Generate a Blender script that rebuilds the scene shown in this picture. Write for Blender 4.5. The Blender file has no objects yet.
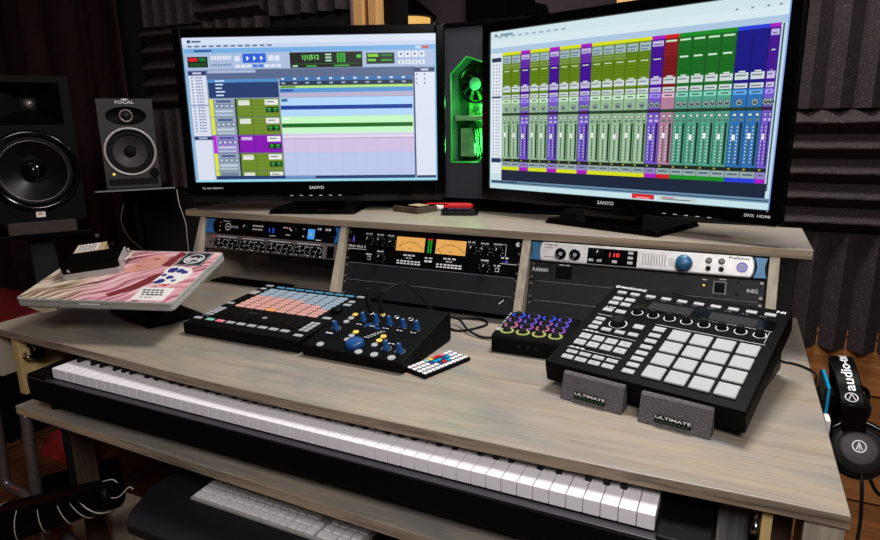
import bpy, bmesh, math, random
from mathutils import Matrix, Vector
random.seed(7)
SC = bpy.context.scene
COL = SC.collection
PI = math.pi

# ------------------------------------------------------------------ colour and materials
def lin(c):
    out = []
    for v in c[:3]:
        v = v / 255.0
        out.append(v / 12.92 if v <= 0.04045 else ((v + 0.055) / 1.055) ** 2.4)
    return (out[0], out[1], out[2], 1.0)

def nodes_of(name):
    m = bpy.data.materials.new(name)
    m.use_nodes = True
    nt = m.node_tree
    return m, nt, nt.nodes['Principled BSDF']

def add(nt, t, **kw):
    n = nt.nodes.new(t)
    for k, v in kw.items():
        if k in n.inputs:
            n.inputs[k].default_value = v
        else:
            setattr(n, k, v)
    return n

def ramp(nt, fac, stops):
    r = nt.nodes.new('ShaderNodeValToRGB')
    els = r.color_ramp.elements
    while len(els) < len(stops):
        els.new(0.5)
    for e, (p, c) in zip(els, stops):
        e.position = p
        e.color = c
    nt.links.new(fac, r.inputs['Fac'])
    return r.outputs['Color']

def coords(nt, scale=(1, 1, 1), rot=(0, 0, 0)):
    tc = nt.nodes.new('ShaderNodeTexCoord')
    mp = nt.nodes.new('ShaderNodeMapping')
    mp.inputs['Scale'].default_value = scale
    mp.inputs['Rotation'].default_value = rot
    nt.links.new(tc.outputs['Object'], mp.inputs['Vector'])
    return mp.outputs['Vector']

def noise(nt, vec, scale, detail=4, rough=0.6, dist=0.0):
    n = add(nt, 'ShaderNodeTexNoise', Scale=scale, Detail=detail, Roughness=rough, Distortion=dist)
    nt.links.new(vec, n.inputs['Vector'])
    return n.outputs['Fac']

def bump(nt, b, h, strength=0.2, dist=0.001):
    n = add(nt, 'ShaderNodeBump', Strength=strength, Distance=dist)
    nt.links.new(h, n.inputs['Height'])
    nt.links.new(n.outputs['Normal'], b.inputs['Normal'])

def plain(name, rgb, rough=0.5, metal=0.0, var=0.12, scale=60, bumpy=0.0, spec=0.5, coat=0.0):
    m, nt, b = nodes_of(name)
    c = lin(rgb)
    v = coords(nt)
    f = noise(nt, v, scale, 3)
    lo = tuple(x * (1 - var) for x in c[:3]) + (1,)
    hi = tuple(min(1, x * (1 + var)) for x in c[:3]) + (1,)
    nt.links.new(ramp(nt, f, [(0.3, lo), (0.7, hi)]), b.inputs['Base Color'])
    b.inputs['Roughness'].default_value = rough
    b.inputs['Metallic'].default_value = metal
    b.inputs['Specular IOR Level'].default_value = spec
    b.inputs['Coat Weight'].default_value = coat
    if bumpy:
        bump(nt, b, noise(nt, v, scale * 12, 2), bumpy)
    return m

def glow(name, rgb, strength=1.0):
    m, nt, b = nodes_of(name)
    b.inputs['Base Color'].default_value = (0.01, 0.01, 0.01, 1)
    b.inputs['Emission Color'].default_value = lin(rgb)
    b.inputs['Emission Strength'].default_value = strength
    b.inputs['Roughness'].default_value = 0.4
    return m

def wood(name, stops, axis=0, rough=0.5, fine=1.0, bstr=0.15, band=1.0, spec=0.4):
    """long-grained wood; axis = direction of the grain"""
    m, nt, b = nodes_of(name)
    s = [14.0 * band] * 3
    s[axis] = 0.9 * band
    v = coords(nt, tuple(s))
    big = noise(nt, v, 1.0, 5, 0.62, 0.6)
    s2 = [120.0 * fine] * 3
    s2[axis] = 4.0 * fine
    v2 = coords(nt, tuple(s2))
    fin = noise(nt, v2, 1.0, 4, 0.6, 0.2)
    mix = add(nt, 'ShaderNodeMath', operation='MULTIPLY_ADD')
    nt.links.new(fin, mix.inputs[0])
    mix.inputs[1].default_value = 0.42
    nt.links.new(big, mix.inputs[2])
    sub = add(nt, 'ShaderNodeMath', operation='SUBTRACT')
    nt.links.new(mix.outputs[0], sub.inputs[0])
    sub.inputs[1].default_value = 0.21
    nt.links.new(ramp(nt, sub.outputs[0], [(p, lin(c)) for p, c in stops]), b.inputs['Base Color'])
    b.inputs['Roughness'].default_value = rough
    b.inputs['Specular IOR Level'].default_value = spec
    bump(nt, b, fin, bstr, 0.0006)
    return m

def planks(name, axis, stops, pw, rough=0.35):
    """laminate boards running along axis, each board its own tone"""
    m, nt, b = nodes_of(name)
    s = [22.0] * 3
    s[axis] = 1.3
    g = noise(nt, coords(nt, tuple(s)), 1.0, 6, 0.6, 1.2)
    col = ramp(nt, g, [(p, lin(c)) for p, c in stops])
    br = add(nt, 'ShaderNodeTexBrick', **{'Scale': 1.0, 'Mortar Size': 0.0035, 'Brick Width': 1.2, 'Row Height': pw})
    br.inputs['Color1'].default_value = (1, 1, 1, 1)
    br.inputs['Color2'].default_value = (0.72, 0.68, 0.66, 1)
    br.inputs['Mortar'].default_value = (0.12, 0.08, 0.06, 1)
    tc = nt.nodes.new('ShaderNodeTexCoord')
    mp = nt.nodes.new('ShaderNodeMapping')
    nt.links.new(tc.outputs['Object'], mp.inputs['Vector'])
    if axis == 1:
        mp.inputs['Rotation'].default_value = (0, 0, PI / 2)
    elif axis == 0 and name.startswith('wall'):
        mp.inputs['Rotation'].default_value = (-PI / 2, 0, 0)
    nt.links.new(mp.outputs['Vector'], br.inputs['Vector'])
    mx = add(nt, 'ShaderNodeMix', data_type='RGBA', blend_type='MULTIPLY')
    mx.inputs[0].default_value = 1.0
    nt.links.new(col, mx.inputs[6])
    nt.links.new(br.outputs['Color'], mx.inputs[7])
    nt.links.new(mx.outputs[2], b.inputs['Base Color'])
    b.inputs['Roughness'].default_value = rough
    return m

def foam(name, rgb, speck=(150, 135, 130), scale=260, bstr=0.6, thr=0.70):
    m, nt, b = nodes_of(name)
    v = coords(nt)
    f = noise(nt, v, scale, 3, 0.7)
    c = lin(rgb)
    d = tuple(x * 0.6 for x in c[:3]) + (1,)
    nt.links.new(ramp(nt, f, [(0.3, d), (0.55, c), (thr, c), (thr + 0.1, lin(speck))]), b.inputs['Base Color'])
    b.inputs['Roughness'].default_value = 0.95
    b.inputs['Specular IOR Level'].default_value = 0.15
    bump(nt, b, f, bstr, 0.003)
    return m

M = {}
def washed_top():
    m, nt, b = nodes_of('grey washed desktop')
    big = noise(nt, coords(nt, (3.2, 9.0, 9.0)), 1.0, 5, 0.62, 0.5)
    mid = noise(nt, coords(nt, (2.0, 42.0, 42.0)), 1.0, 5, 0.65, 0.8)
    fin = noise(nt, coords(nt, (9.0, 260.0, 260.0)), 1.0, 3, 0.6, 0.1)
    tint = ramp(nt, big, [(0.28, lin((124, 122, 122))), (0.45, lin((148, 141, 133))), (0.58, lin((163, 149, 133))), (0.72, lin((142, 142, 143)))])
    tone = ramp(nt, mid, [(0.25, (0.74, 0.73, 0.72, 1)), (0.5, (0.95, 0.95, 0.94, 1)), (0.75, (1.08, 1.06, 1.04, 1))])
    fine = ramp(nt, fin, [(0.3, (0.84, 0.83, 0.82, 1)), (0.6, (1.03, 1.03, 1.03, 1))])
    def mul(a, c):
        mx = add(nt, 'ShaderNodeMix', data_type='RGBA', blend_type='MULTIPLY')
        mx.inputs[0].default_value = 1.0
        nt.links.new(a, mx.inputs[6]); nt.links.new(c, mx.inputs[7])
        return mx.outputs[2]
    nt.links.new(mul(mul(tint, tone), fine), b.inputs['Base Color'])
    b.inputs['Roughness'].default_value = 0.42
    b.inputs['Specular IOR Level'].default_value = 0.45
    bump(nt, b, fin, 0.15, 0.0006)
    return m
M['desk'] = washed_top()
M['desk_end'] = wood('grey washed wood edge', [(0.25, (92, 84, 76)), (0.5, (132, 118, 102)), (0.75, (160, 142, 118))], 0, 0.5, 1.4, 0.3)
M['desk_z'] = wood('grey washed upright wood', [(0.25, (112, 104, 94)), (0.5, (160, 150, 134)), (0.75, (186, 172, 150))], 2, 0.5)
M['shelf_edge'] = wood('layered board edge', [(0.28, (104, 92, 80)), (0.5, (160, 144, 124)), (0.62, (184, 154, 122)), (0.8, (136, 122, 108))], 0, 0.55, 1.2, 0.3, 2.6)
M['ply_edge'] = wood('washed layered edge', [(0.26, (70, 62, 54)), (0.42, (118, 104, 90)), (0.54, (146, 128, 108)), (0.66, (104, 92, 82)), (0.8, (164, 148, 130))], 0, 0.5, 1.3, 0.3, 5.0)
M['ply'] = wood('raw yellow plywood', [(0.3, (176, 146, 96)), (0.55, (206, 178, 124)), (0.8, (222, 198, 148))], 2, 0.55)
M['oldwood'] = wood('weathered grey block', [(0.3, (58, 60, 62)), (0.5, (98, 100, 100)), (0.75, (140, 138, 132))], 2, 0.6, 0.8, 0.3, 2.2)
M['brownwood'] = wood('dark stained wood', [(0.3, (52, 40, 34)), (0.6, (84, 66, 54)), (0.8, (104, 84, 68))], 2, 0.6)
M['floor'] = planks('floor boards', 1, [(0.25, (62, 38, 22)), (0.5, (100, 64, 38)), (0.75, (128, 86, 52))], 0.12)
M['wallwood'] = planks('wall boards', 0, [(0.22, (110, 68, 36)), (0.42, (162, 106, 60)), (0.55, (128, 80, 44)), (0.78, (198, 138, 84))], 0.16, 0.3)
M['wall'] = plain('wall charcoal paint', (9, 8, 8), 0.9, bumpy=0.1)
M['mauve'] = plain('wall mauve paint', (110, 94, 100), 0.85, bumpy=0.05)
M['ceil'] = plain('ceiling white', (150, 145, 140), 0.9)
M['foam'] = foam('acoustic foam', (54, 46, 47), (160, 138, 132), 330, 0.7, 0.62)
M['wedge'] = foam('grey wedge foam', (96, 92, 95), (140, 136, 140), 420, 0.5, 0.6)
M['pad'] = foam('isolation pad foam', (66, 56, 53), (120, 105, 98), 300, 0.5)
M['curtain'] = plain('dark curtain', (33, 15, 14), 0.9, var=0.35, scale=20, bumpy=0.2, spec=0.2)
M['black'] = plain('black plastic', (4, 4, 5), 0.42, bumpy=0.05, spec=0.09)
M['black_matt'] = plain('black matt plastic', (4, 4, 5), 0.6, bumpy=0.15, spec=0.09)
M['black_gloss'] = plain('black gloss plastic', (4, 4, 5), 0.14, spec=0.4)
M['rubber'] = plain('black rubber', (8, 8, 9), 0.75, spec=0.25)
M['case'] = plain('dark grey case paint', (26, 26, 30), 0.5, bumpy=0.1, spec=0.25)
M['pc_paint'] = plain('tower case paint', (52, 52, 60), 0.5, bumpy=0.1)
M['panel'] = plain('rack panel paint', (20, 21, 24), 0.5, bumpy=0.1)
M['blank'] = plain('blank rack panel paint', (20, 22, 27), 0.55, bumpy=0.1, spec=0.3)
M['piano'] = plain('piano black shell', (6, 6, 9), 0.5, bumpy=0.08, spec=0.12)
M['piano_red'] = plain('piano key slip', (44, 42, 50), 0.4)
M['speaker'] = plain('speaker cabinet vinyl', (42, 40, 40), 0.6, bumpy=0.2)
M['speaker_dark'] = plain('dark speaker front', (6, 6, 8), 0.6, bumpy=0.1, spec=0.10)
M['cone'] = plain('woofer cone', (70, 68, 68), 0.45, spec=0.5)
M['cone_dark'] = plain('dark woofer cone', (14, 14, 15), 0.3)
M['ring'] = plain('pale driver ring', (188, 180, 178), 0.4, 0.3)
M['alu'] = plain('brushed aluminium', (176, 174, 172), 0.4, 0.25)
M['silver'] = plain('silver face plate', (208, 207, 208), 0.38, 0.3)
M['grey_plate'] = plain('pale grey face plate', (112, 106, 105), 0.45, 0.3)
M['steel'] = plain('grey steel tube', (120, 112, 112), 0.35, 0.7)
M['chrome'] = plain('chrome', (205, 205, 205), 0.18, 1.0)
M['white'] = plain('white plastic', (232, 230, 236), 0.35, var=0.03)
M['ivory'] = plain('white piano key', (236, 232, 238), 0.28, var=0.02)
M['ebony'] = plain('black piano key', (14, 12, 13), 0.35)
M['pad_white'] = plain('milky rubber pad', (162, 166, 167), 0.6, var=0.03)
M['btn'] = plain('pale grey button', (165, 167, 171), 0.5, var=0.04)
M['ink'] = plain('white print', (225, 225, 228), 0.6, var=0.02)
M['ink_dim'] = plain('grey print', (130, 130, 134), 0.6, var=0.02)
M['ink_black'] = plain('black print', (22, 20, 26), 0.6, var=0.02)
M['blue'] = plain('blue plastic', (17, 68, 128), 0.35)
M['blue_ear'] = plain('blue rack ear', (38, 108, 172), 0.4)
M['blue_steel'] = plain('blue anodised knob', (48, 100, 138), 0.35, 0.2)
M['cyan'] = plain('glossy cyan plastic', (0, 150, 205), 0.25)
M['navy'] = plain('navy print', (48, 50, 130), 0.5)
M['red'] = plain('red paint', (200, 22, 26), 0.4)
M['red_cloth'] = plain('red cloth', (130, 14, 18), 0.85, var=0.3, scale=15, bumpy=0.3)
M['paper'] = plain('white paper sticker', (226, 222, 220), 0.6, var=0.03)
M['card'] = plain('tan cardboard', (176, 152, 118), 0.8, bumpy=0.1)
M['bone'] = plain('pale wood block', (186, 170, 146), 0.7)
M['skin_print'] = plain('skin tone print', (206, 146, 132), 0.4, var=0.12, scale=25)
M['lip_print'] = plain('dark rose print', (120, 46, 52), 0.4, var=0.2, scale=40)
M['grey_cord'] = plain('grey cord', (84, 80, 78), 0.6)
M['white_cord'] = plain('white cord', (190, 184, 178), 0.6)
M['trim_mauve'] = wood('trim mauve gloss', [(0.3, (150, 120, 124)), (0.6, (176, 146, 150)), (0.8, (186, 158, 160))], 2, 0.4)
M['trim_tan'] = wood('trim pine', [(0.3, (168, 120, 72)), (0.6, (206, 160, 104)), (0.8, (216, 176, 122))], 2, 0.4)
M['trim_brown'] = wood('trim brown', [(0.3, (90, 48, 20)), (0.6, (126, 72, 34)), (0.8, (140, 84, 44))], 2, 0.4)
M['lamp'] = glow('lit lamp shade', (244, 190, 104), 1.0)
M['green_led'] = glow('green led', (24, 190, 50), 0.8)
M['red_led'] = glow('red led', (255, 36, 20), 1.4)
M['red_reflection_glow'] = glow('soft red reflection glow', (190, 20, 14), 0.8)  # emission that imitates reflected red light, no real diode
M['blue_led'] = glow('blue led', (50, 80, 235), 1.0)
M['sky_led'] = glow('lit blue key', (60, 150, 230), 1.0)
M['yellow_led'] = glow('yellow led', (255, 220, 70), 1.0)
M['violet_led'] = glow('violet led', (112, 88, 225), 0.8)
M['magenta_led'] = glow('magenta led', (160, 92, 205), 0.75)
M['pink_led'] = glow('pink led', (220, 130, 160), 0.7)
M['lime_led'] = glow('lime led', (205, 212, 120), 0.75)
M['amber'] = glow('amber meter face', (244, 178, 92), 0.85)
M['jam_salmon'] = glow('salmon lit pad', (230, 168, 156), 0.86)
M['jam_blue'] = glow('pale blue lit pad', (172, 190, 206), 0.74)
M['jam_sky'] = glow('sky blue lit bar', (90, 165, 205), 0.7)
M['jam_orange'] = glow('orange lit pad', (255, 168, 96), 0.95)
M['mint'] = plain('mint lit button', (130, 190, 172), 0.5)
M['rose'] = plain('rose lit button', (226, 130, 150), 0.5)
M['yellow_btn'] = plain('amber button', (250, 200, 90), 0.5)

def art_material():
    m, nt, b = nodes_of('laptop lid print')
    base = coords(nt, (1, 1, 1), (0, 0, -0.75))
    wob = add(nt, 'ShaderNodeTexNoise', Scale=7.0, Detail=2.0)
    nt.links.new(base, wob.inputs['Vector'])
    vm = add(nt, 'ShaderNodeVectorMath', operation='MULTIPLY_ADD')
    nt.links.new(wob.outputs['Color'], vm.inputs[0])
    vm.inputs[1].default_value = (0.05, 0.10, 0.0)
    nt.links.new(base, vm.inputs[2])
    mp2 = nt.nodes.new('ShaderNodeMapping')
    mp2.inputs['Scale'].default_value = (6.0, 95.0, 1.0)
    nt.links.new(vm.outputs[0], mp2.inputs['Vector'])
    w = add(nt, 'ShaderNodeTexNoise', Scale=1.0, Detail=3.0, Roughness=0.55)
    nt.links.new(mp2.outputs['Vector'], w.inputs['Vector'])
    beige = ramp(nt, w.outputs['Fac'], [(0.36, lin((40, 26, 24))), (0.45, lin((150, 124, 100))), (0.53, lin((222, 204, 180))), (0.7, lin((240, 230, 216)))])
    pink = ramp(nt, w.outputs['Fac'], [(0.32, lin((84, 30, 44))), (0.42, lin((176, 96, 114))), (0.53, lin((222, 168, 178))), (0.70, lin((238, 208, 212)))])
    tc = nt.nodes.new('ShaderNodeTexCoord')
    sp = nt.nodes.new('ShaderNodeSeparateXYZ')
    nt.links.new(tc.outputs['Object'], sp.inputs[0])
    mr = add(nt, 'ShaderNodeMapRange')
    mr.inputs['From Min'].default_value = 0.09
    mr.inputs['From Max'].default_value = 0.17
    nt.links.new(sp.outputs['X'], mr.inputs['Value'])
    mx = add(nt, 'ShaderNodeMix', data_type='RGBA')
    nt.links.new(mr.outputs[0], mx.inputs[0])
    nt.links.new(beige, mx.inputs[6])
    nt.links.new(pink, mx.inputs[7])
    nt.links.new(mx.outputs[2], b.inputs['Base Color'])
    b.inputs['Roughness'].default_value = 0.3
    return m
M['art'] = art_material()

def glass_material(name, tint=(255, 255, 255), fac=0.12):
    m = bpy.data.materials.new(name)
    m.use_nodes = True
    nt = m.node_tree
    nt.nodes.clear()
    out = nt.nodes.new('ShaderNodeOutputMaterial')
    tr = nt.nodes.new('ShaderNodeBsdfTransparent')
    tr.inputs['Color'].default_value = lin(tint)
    gl = nt.nodes.new('ShaderNodeBsdfGlossy')
    gl.inputs['Roughness'].default_value = 0.02
    mx = nt.nodes.new('ShaderNodeMixShader')
    mx.inputs[0].default_value = fac
    nt.links.new(tr.outputs[0], mx.inputs[1])
    nt.links.new(gl.outputs[0], mx.inputs[2])
    nt.links.new(mx.outputs[0], out.inputs['Surface'])
    return m
M['glass'] = glass_material('window glass', fac=0.06)
M['pc_glass'] = glass_material('case window glass', (235, 255, 235), 0.05)

def screen_material():
    m, nt, b = nodes_of('lit screen')
    at = nt.nodes.new('ShaderNodeAttribute')
    at.attribute_name = 'Col'
    b.inputs['Base Color'].default_value = (0.01, 0.01, 0.012, 1)
    b.inputs['Roughness'].default_value = 0.35
    nt.links.new(at.outputs['Color'], b.inputs['Emission Color'])
    b.inputs['Emission Strength'].default_value = 1.0
    return m
M['screen'] = screen_material()

# ------------------------------------------------------------------ mesh building
_tc = {}
def text_geo(s):
    if s in _tc:
        return _tc[s]
    cu = bpy.data.curves.new('text', 'FONT')
    cu.body = s
    cu.size = 1.0
    cu.resolution_u = 3
    cu.offset = 0.018
    ob = bpy.data.objects.new('text', cu)
    COL.objects.link(ob)
    dg = bpy.context.evaluated_depsgraph_get()
    dg.update()
    me = bpy.data.meshes.new_from_object(ob.evaluated_get(dg))
    vs = [v.co.copy() for v in me.vertices]
    fs = [tuple(p.vertices) for p in me.polygons]
    bpy.data.objects.remove(ob)
    bpy.data.meshes.remove(me)
    bpy.data.curves.remove(cu)
    if vs:
        x0 = min(v.x for v in vs); x1 = max(v.x for v in vs)
        y0 = min(v.y for v in vs); y1 = max(v.y for v in vs)
        vs = [Vector(((v.x - x0), (v.y - y0), 0)) for v in vs]
        _tc[s] = (vs, fs, x1 - x0, y1 - y0)
    else:
        _tc[s] = ([], [], 1, 1)
    return _tc[s]

def catmull(pts, n=8):
    P = [Vector(p) for p in pts]
    if len(P) < 3:
        return P
    out = []
    Q = [P[0] * 2 - P[1]] + P + [P[-1] * 2 - P[-2]]
    for i in range(1, len(Q) - 2):
        for k in range(n):
            t = k / n
            a, b, c, d = Q[i - 1], Q[i], Q[i + 1], Q[i + 2]
            out.append(0.5 * ((2 * b) + (c - a) * t + (2 * a - 5 * b + 4 * c - d) * t * t + (3 * b - a - 3 * c + d) * t ** 3))
    out.append(P[-1])
    return out

class MB:
    def __init__(s, mat=None):
        s.v = []; s.f = []; s.m = []; s.sm = []; s.c = []
        s.T = mat or Matrix.Identity(4)
    def put(s, vs, fs, mi=0, smooth=False, T=None, col=None):
        T = s.T @ T if T is not None else s.T
        o = len(s.v)
        s.v += [T @ Vector(v) for v in vs]
        for f in fs:
            s.f.append(tuple(o + i for i in f)); s.m.append(mi); s.sm.append(smooth); s.c.append(col)
    def box(s, x0, x1, y0, y1, z0, z1, mi=0, T=None):
        vs = [(x, y, z) for z in (z0, z1) for y in (y0, y1) for x in (x0, x1)]
        s.put(vs, [(0, 2, 3, 1), (4, 5, 7, 6), (0, 1, 5, 4), (2, 6, 7, 3), (0, 4, 6, 2), (1, 3, 7, 5)], mi, T=T)
        return s
    def taper(s, x0, x1, y0, y1, z0, z1, d, mi=0, T=None):
        vs = [(x0, y0, z0), (x1, y0, z0), (x1, y1, z0), (x0, y1, z0), (x0 + d, y0 + d, z1), (x1 - d, y0 + d, z1), (x1 - d, y1 - d, z1), (x0 + d, y1 - d, z1)]
        s.put(vs, [(3, 2, 1, 0), (4, 5, 6, 7), (0, 1, 5, 4), (1, 2, 6, 5), (2, 3, 7, 6), (3, 0, 4, 7)], mi, T=T)
        return s
    def rect(s, x0, x1, y0, y1, z, mi=0, T=None, col=None):
        s.put([(x0, y0, z), (x1, y0, z), (x1, y1, z), (x0, y1, z)], [(0, 1, 2, 3)], mi, T=T, col=col)
        return s
    def prism(s, poly, d0, d1, axis='x', mi=0, T=None):
        """poly extruded along axis; poly gives the two other coordinates"""
        n = len(poly)
        def mk(p, d):
            return {'x': (d, p[0], p[1]), 'y': (p[0], d, p[1]), 'z': (p[0], p[1], d)}[axis]
        vs = [mk(p, d0) for p in poly] + [mk(p, d1) for p in poly]
        fs = [tuple(range(n - 1, -1, -1)), tuple(range(n, 2 * n))]
        fs += [(i, (i + 1) % n, n + (i + 1) % n, n + i) for i in range(n)]
        s.put(vs, fs, mi, T=T)
        return s
    def lathe(s, prof, n=24, mi=0, T=None, cap=True, smooth=True):
        vs = []; fs = []
        for r, z in prof:
            for k in range(n):
                a = 2 * PI * k / n
                vs.append((r * math.cos(a), r * math.sin(a), z))
        for i in range(len(prof) - 1):
            for k in range(n):
                k2 = (k + 1) % n
                fs.append((i * n + k, i * n + k2, (i + 1) * n + k2, (i + 1) * n + k))
        s.put(vs, fs, mi, smooth, T)
        if cap:
            o = len(prof) - 1
            s.put([vs[k] for k in range(n)], [tuple(range(n - 1, -1, -1))], mi, False, T)
            s.put([vs[o * n + k] for k in range(n)], [tuple(range(n))], mi, False, T)
        return s
    def cyl(s, x, y, z0, z1, r, n=20, mi=0, r2=None, T=None):
        M4 = Matrix.Translation((x, y, 0))
        s.lathe([(r, z0), (r if r2 is None else r2, z1)], n, mi, M4 if T is None else T @ M4, True, True)
        return s
    def tube(s, pts, r, n=8, mi=0, T=None, smooth=True, k=8):
        P = catmull(pts, k)
        vs = []; fs = []
        up = Vector((0, 0, 1))
        prev = None
        for i, p in enumerate(P):
            t = (P[min(i + 1, len(P) - 1)] - P[max(i - 1, 0)]).normalized()
            a = prev - t * prev.dot(t) if prev is not None else t.cross(up)
            if a.length < 1e-4:
                a = t.cross(Vector((1, 0, 0)))
            a.normalize(); prev = a
            b = t.cross(a)
            rr = r(i / max(1, len(P) - 1)) if callable(r) else r
            for j in range(n):
                an = 2 * PI * j / n
                vs.append(p + a * (rr * math.cos(an)) + b * (rr * math.sin(an)))
        for i in range(len(P) - 1):
            for j in range(n):
                j2 = (j + 1) % n
                fs.append((i * n + j, i * n + j2, (i + 1) * n + j2, (i + 1) * n + j))
        fs.append(tuple(range(n - 1, -1, -1)))
        fs.append(tuple((len(P) - 1) * n + j for j in range(n)))
        s.put(vs, fs, mi, smooth, T)
        return s
    def text(s, st, x, y, z, h=None, w=None, mi=0, T=None, align='l', col=None):
        """flat lettering in the local xy plane, baseline at (x, y)"""
        vs, fs, tw, th = text_geo(st)
        sx = (w / tw) if w else (h / th)
        sy = (h / th) if h else sx
        dx = {'l': 0, 'c': -tw * sx / 2, 'r': -tw * sx}[align]
        s.put([(x + dx + v.x * sx, y + v.y * sy, z) for v in vs], fs, mi, False, T, col)
        return s
    def grid(s, fn, nu, nv, mi=0, smooth=True, T=None):
        vs = [fn(i / nu, j / nv) for j in range(nv + 1) for i in range(nu + 1)]
        fs = [(j * (nu + 1) + i, j * (nu + 1) + i + 1, (j + 1) * (nu + 1) + i + 1, (j + 1) * (nu + 1) + i) for j in range(nv) for i in range(nu)]
        s.put(vs, fs, mi, smooth, T)
        return s
    def build(s, name, mats, parent=None, bevel=0.0, seg=2, recalc=True, solid=0.0):
        me = bpy.data.meshes.new(name)
        me.from_pydata([tuple(v) for v in s.v], [], s.f)
        if not isinstance(mats, (list, tuple)):
            mats = [mats]
        for m in mats:
            me.materials.append(M[m] if isinstance(m, str) else m)
        for p, mi, sm in zip(me.polygons, s.m, s.sm):
            p.material_index = mi
            p.use_smooth = sm
        if any(c is not None for c in s.c):
            at = me.color_attributes.new('Col', 'FLOAT_COLOR', 'CORNER')
            for p, c in zip(me.polygons, s.c):
                cc = lin(c) if c is not None else (0, 0, 0, 1)
                for li in p.loop_indices:
                    at.data[li].color = cc
        if recalc:
            bm = bmesh.new(); bm.from_mesh(me)
            bmesh.ops.recalc_face_normals(bm, faces=bm.faces)
            bm.to_mesh(me); bm.free()
        me.update()
        ob = bpy.data.objects.new(name, me)
        COL.objects.link(ob)
        if parent is not None:
            ob.parent = parent
        if solid:
            md = ob.modifiers.new('solid', 'SOLIDIFY'); md.thickness = solid
        if bevel:
            md = ob.modifiers.new('bevel', 'BEVEL')
            md.width = bevel; md.segments = seg; md.limit_method = 'ANGLE'; md.angle_limit = 0.7
        return ob

def under(part, *subs):
    """hang pieces below the part that carries them, without moving them"""
    for o in subs:
        o.parent = part
        o.matrix_parent_inverse = part.matrix_basis.inverted()
    return part

def tag(o, label=None, cat=None, group=None, kind=None):
    if label: o['label'] = label
    if cat: o['category'] = cat
    if group: o['group'] = group
    if kind: o['kind'] = kind
    return o

def thing(name, label, cat, mat4=None, group=None):
    o = bpy.data.objects.new(name, None)
    o.empty_display_size = 0.05
    COL.objects.link(o)
    if mat4 is not None:
        o.matrix_world = mat4
    return tag(o, label, cat, group)

def at(x=0, y=0, z=0, yaw=0, tilt=0):
    return Matrix.Translation((x, y, z)) @ Matrix.Rotation(yaw, 4, 'Z') @ Matrix.Rotation(tilt, 4, 'X')

def inst(src, name, parent, loc, rz=0, mat=None):
    """copy of a part (shared mesh)"""
    o = src.copy()
    o.name = name
    if mat is not None:
        o.data = src.data.copy()
        o.data.materials[0] = M[mat]
    COL.objects.link(o)
    o.parent = parent
    o.location = loc
    o.rotation_euler = (0, 0, rz)
    return o

FRONT = Matrix(((1, 0, 0, 0), (0, 0, -1, 0), (0, 1, 0, 0), (0, 0, 0, 1)))   # local xy plane -> xz, facing -y

def struct(name, mb, mats, bevel=0.0):
    return tag(mb.build(name, mats, None, bevel), kind='structure')

# ================================================================== THE ROOM
WY = 1.17          # back wall
struct('floor', MB().box(-3.0, 3.2, -3.2, WY + 1.6, -0.05, 0.0), 'floor')
struct('ceiling', MB().box(-3.0, 3.2, -3.2, WY + 1.6, 2.6, 2.65), 'ceil')
wb = MB()
wb.box(-3.0, 0.03, WY, WY + 0.12, 0, 2.6)
wb.box(0.97, 3.2, WY, WY + 0.12, 0, 2.6)
wb.box(0.03, 0.97, WY, WY + 0.12, 0, 1.3)
wb.box(0.03, 0.97, WY, WY + 0.12, 2.2, 2.6)
struct('wall_back', wb, 'wall')
struct('wall_left', MB().box(-3.1, -3.0, -3.2, WY + 1.6, 0, 2.6), 'wall')
struct('wall_right', MB().box(3.2, 3.3, -3.2, WY + 1.6, 0, 2.6), 'wall')
struct('wall_front', MB().box(-3.0, 3.2, -3.3, -3.2, 0, 2.6), 'wall')
struct('wall_far', MB().box(-3.0, 3.2, 2.6, 2.7, 0, 2.6), 'mauve')
struct('trim_1', MB().box(1.47, 3.2, WY - 0.012, WY, 0, 0.66), 'wallwood')
win = MB()
win.box(0.045, 0.064, WY - 0.03, WY + 0.13, 1.3, 2.2, 0)
win.box(0.066, 0.099, WY - 0.045, WY + 0.13, 1.3, 2.2, 1)
win.box(0.10, 0.118, WY - 0.02, WY + 0.13, 1.3, 2.2, 2)
win.box(0.119, 0.145, WY - 0.035, WY + 0.13, 1.3, 2.2, 1)
win.box(0.146, 0.18, WY + 0.02, WY + 0.13, 1.3, 2.2, 3)
win.box(0.93, 0.985, WY - 0.04, WY + 0.13, 1.3, 2.2, 1)
win.box(0.18, 0.93, WY - 0.03, WY + 0.13, 1.26, 1.32, 1)
win.box(0.18, 0.93, WY - 0.03, WY + 0.13, 2.16, 2.22, 1)
win.rect(0.0, 0.76, 1.31, 2.17, 0, 4, T=Matrix.Translation((0.175, WY + 0.08, 0)) @ FRONT)
struct('window_1', win, ['trim_mauve', 'trim_tan', 'trim_brown', 'black_matt', 'glass'])

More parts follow.
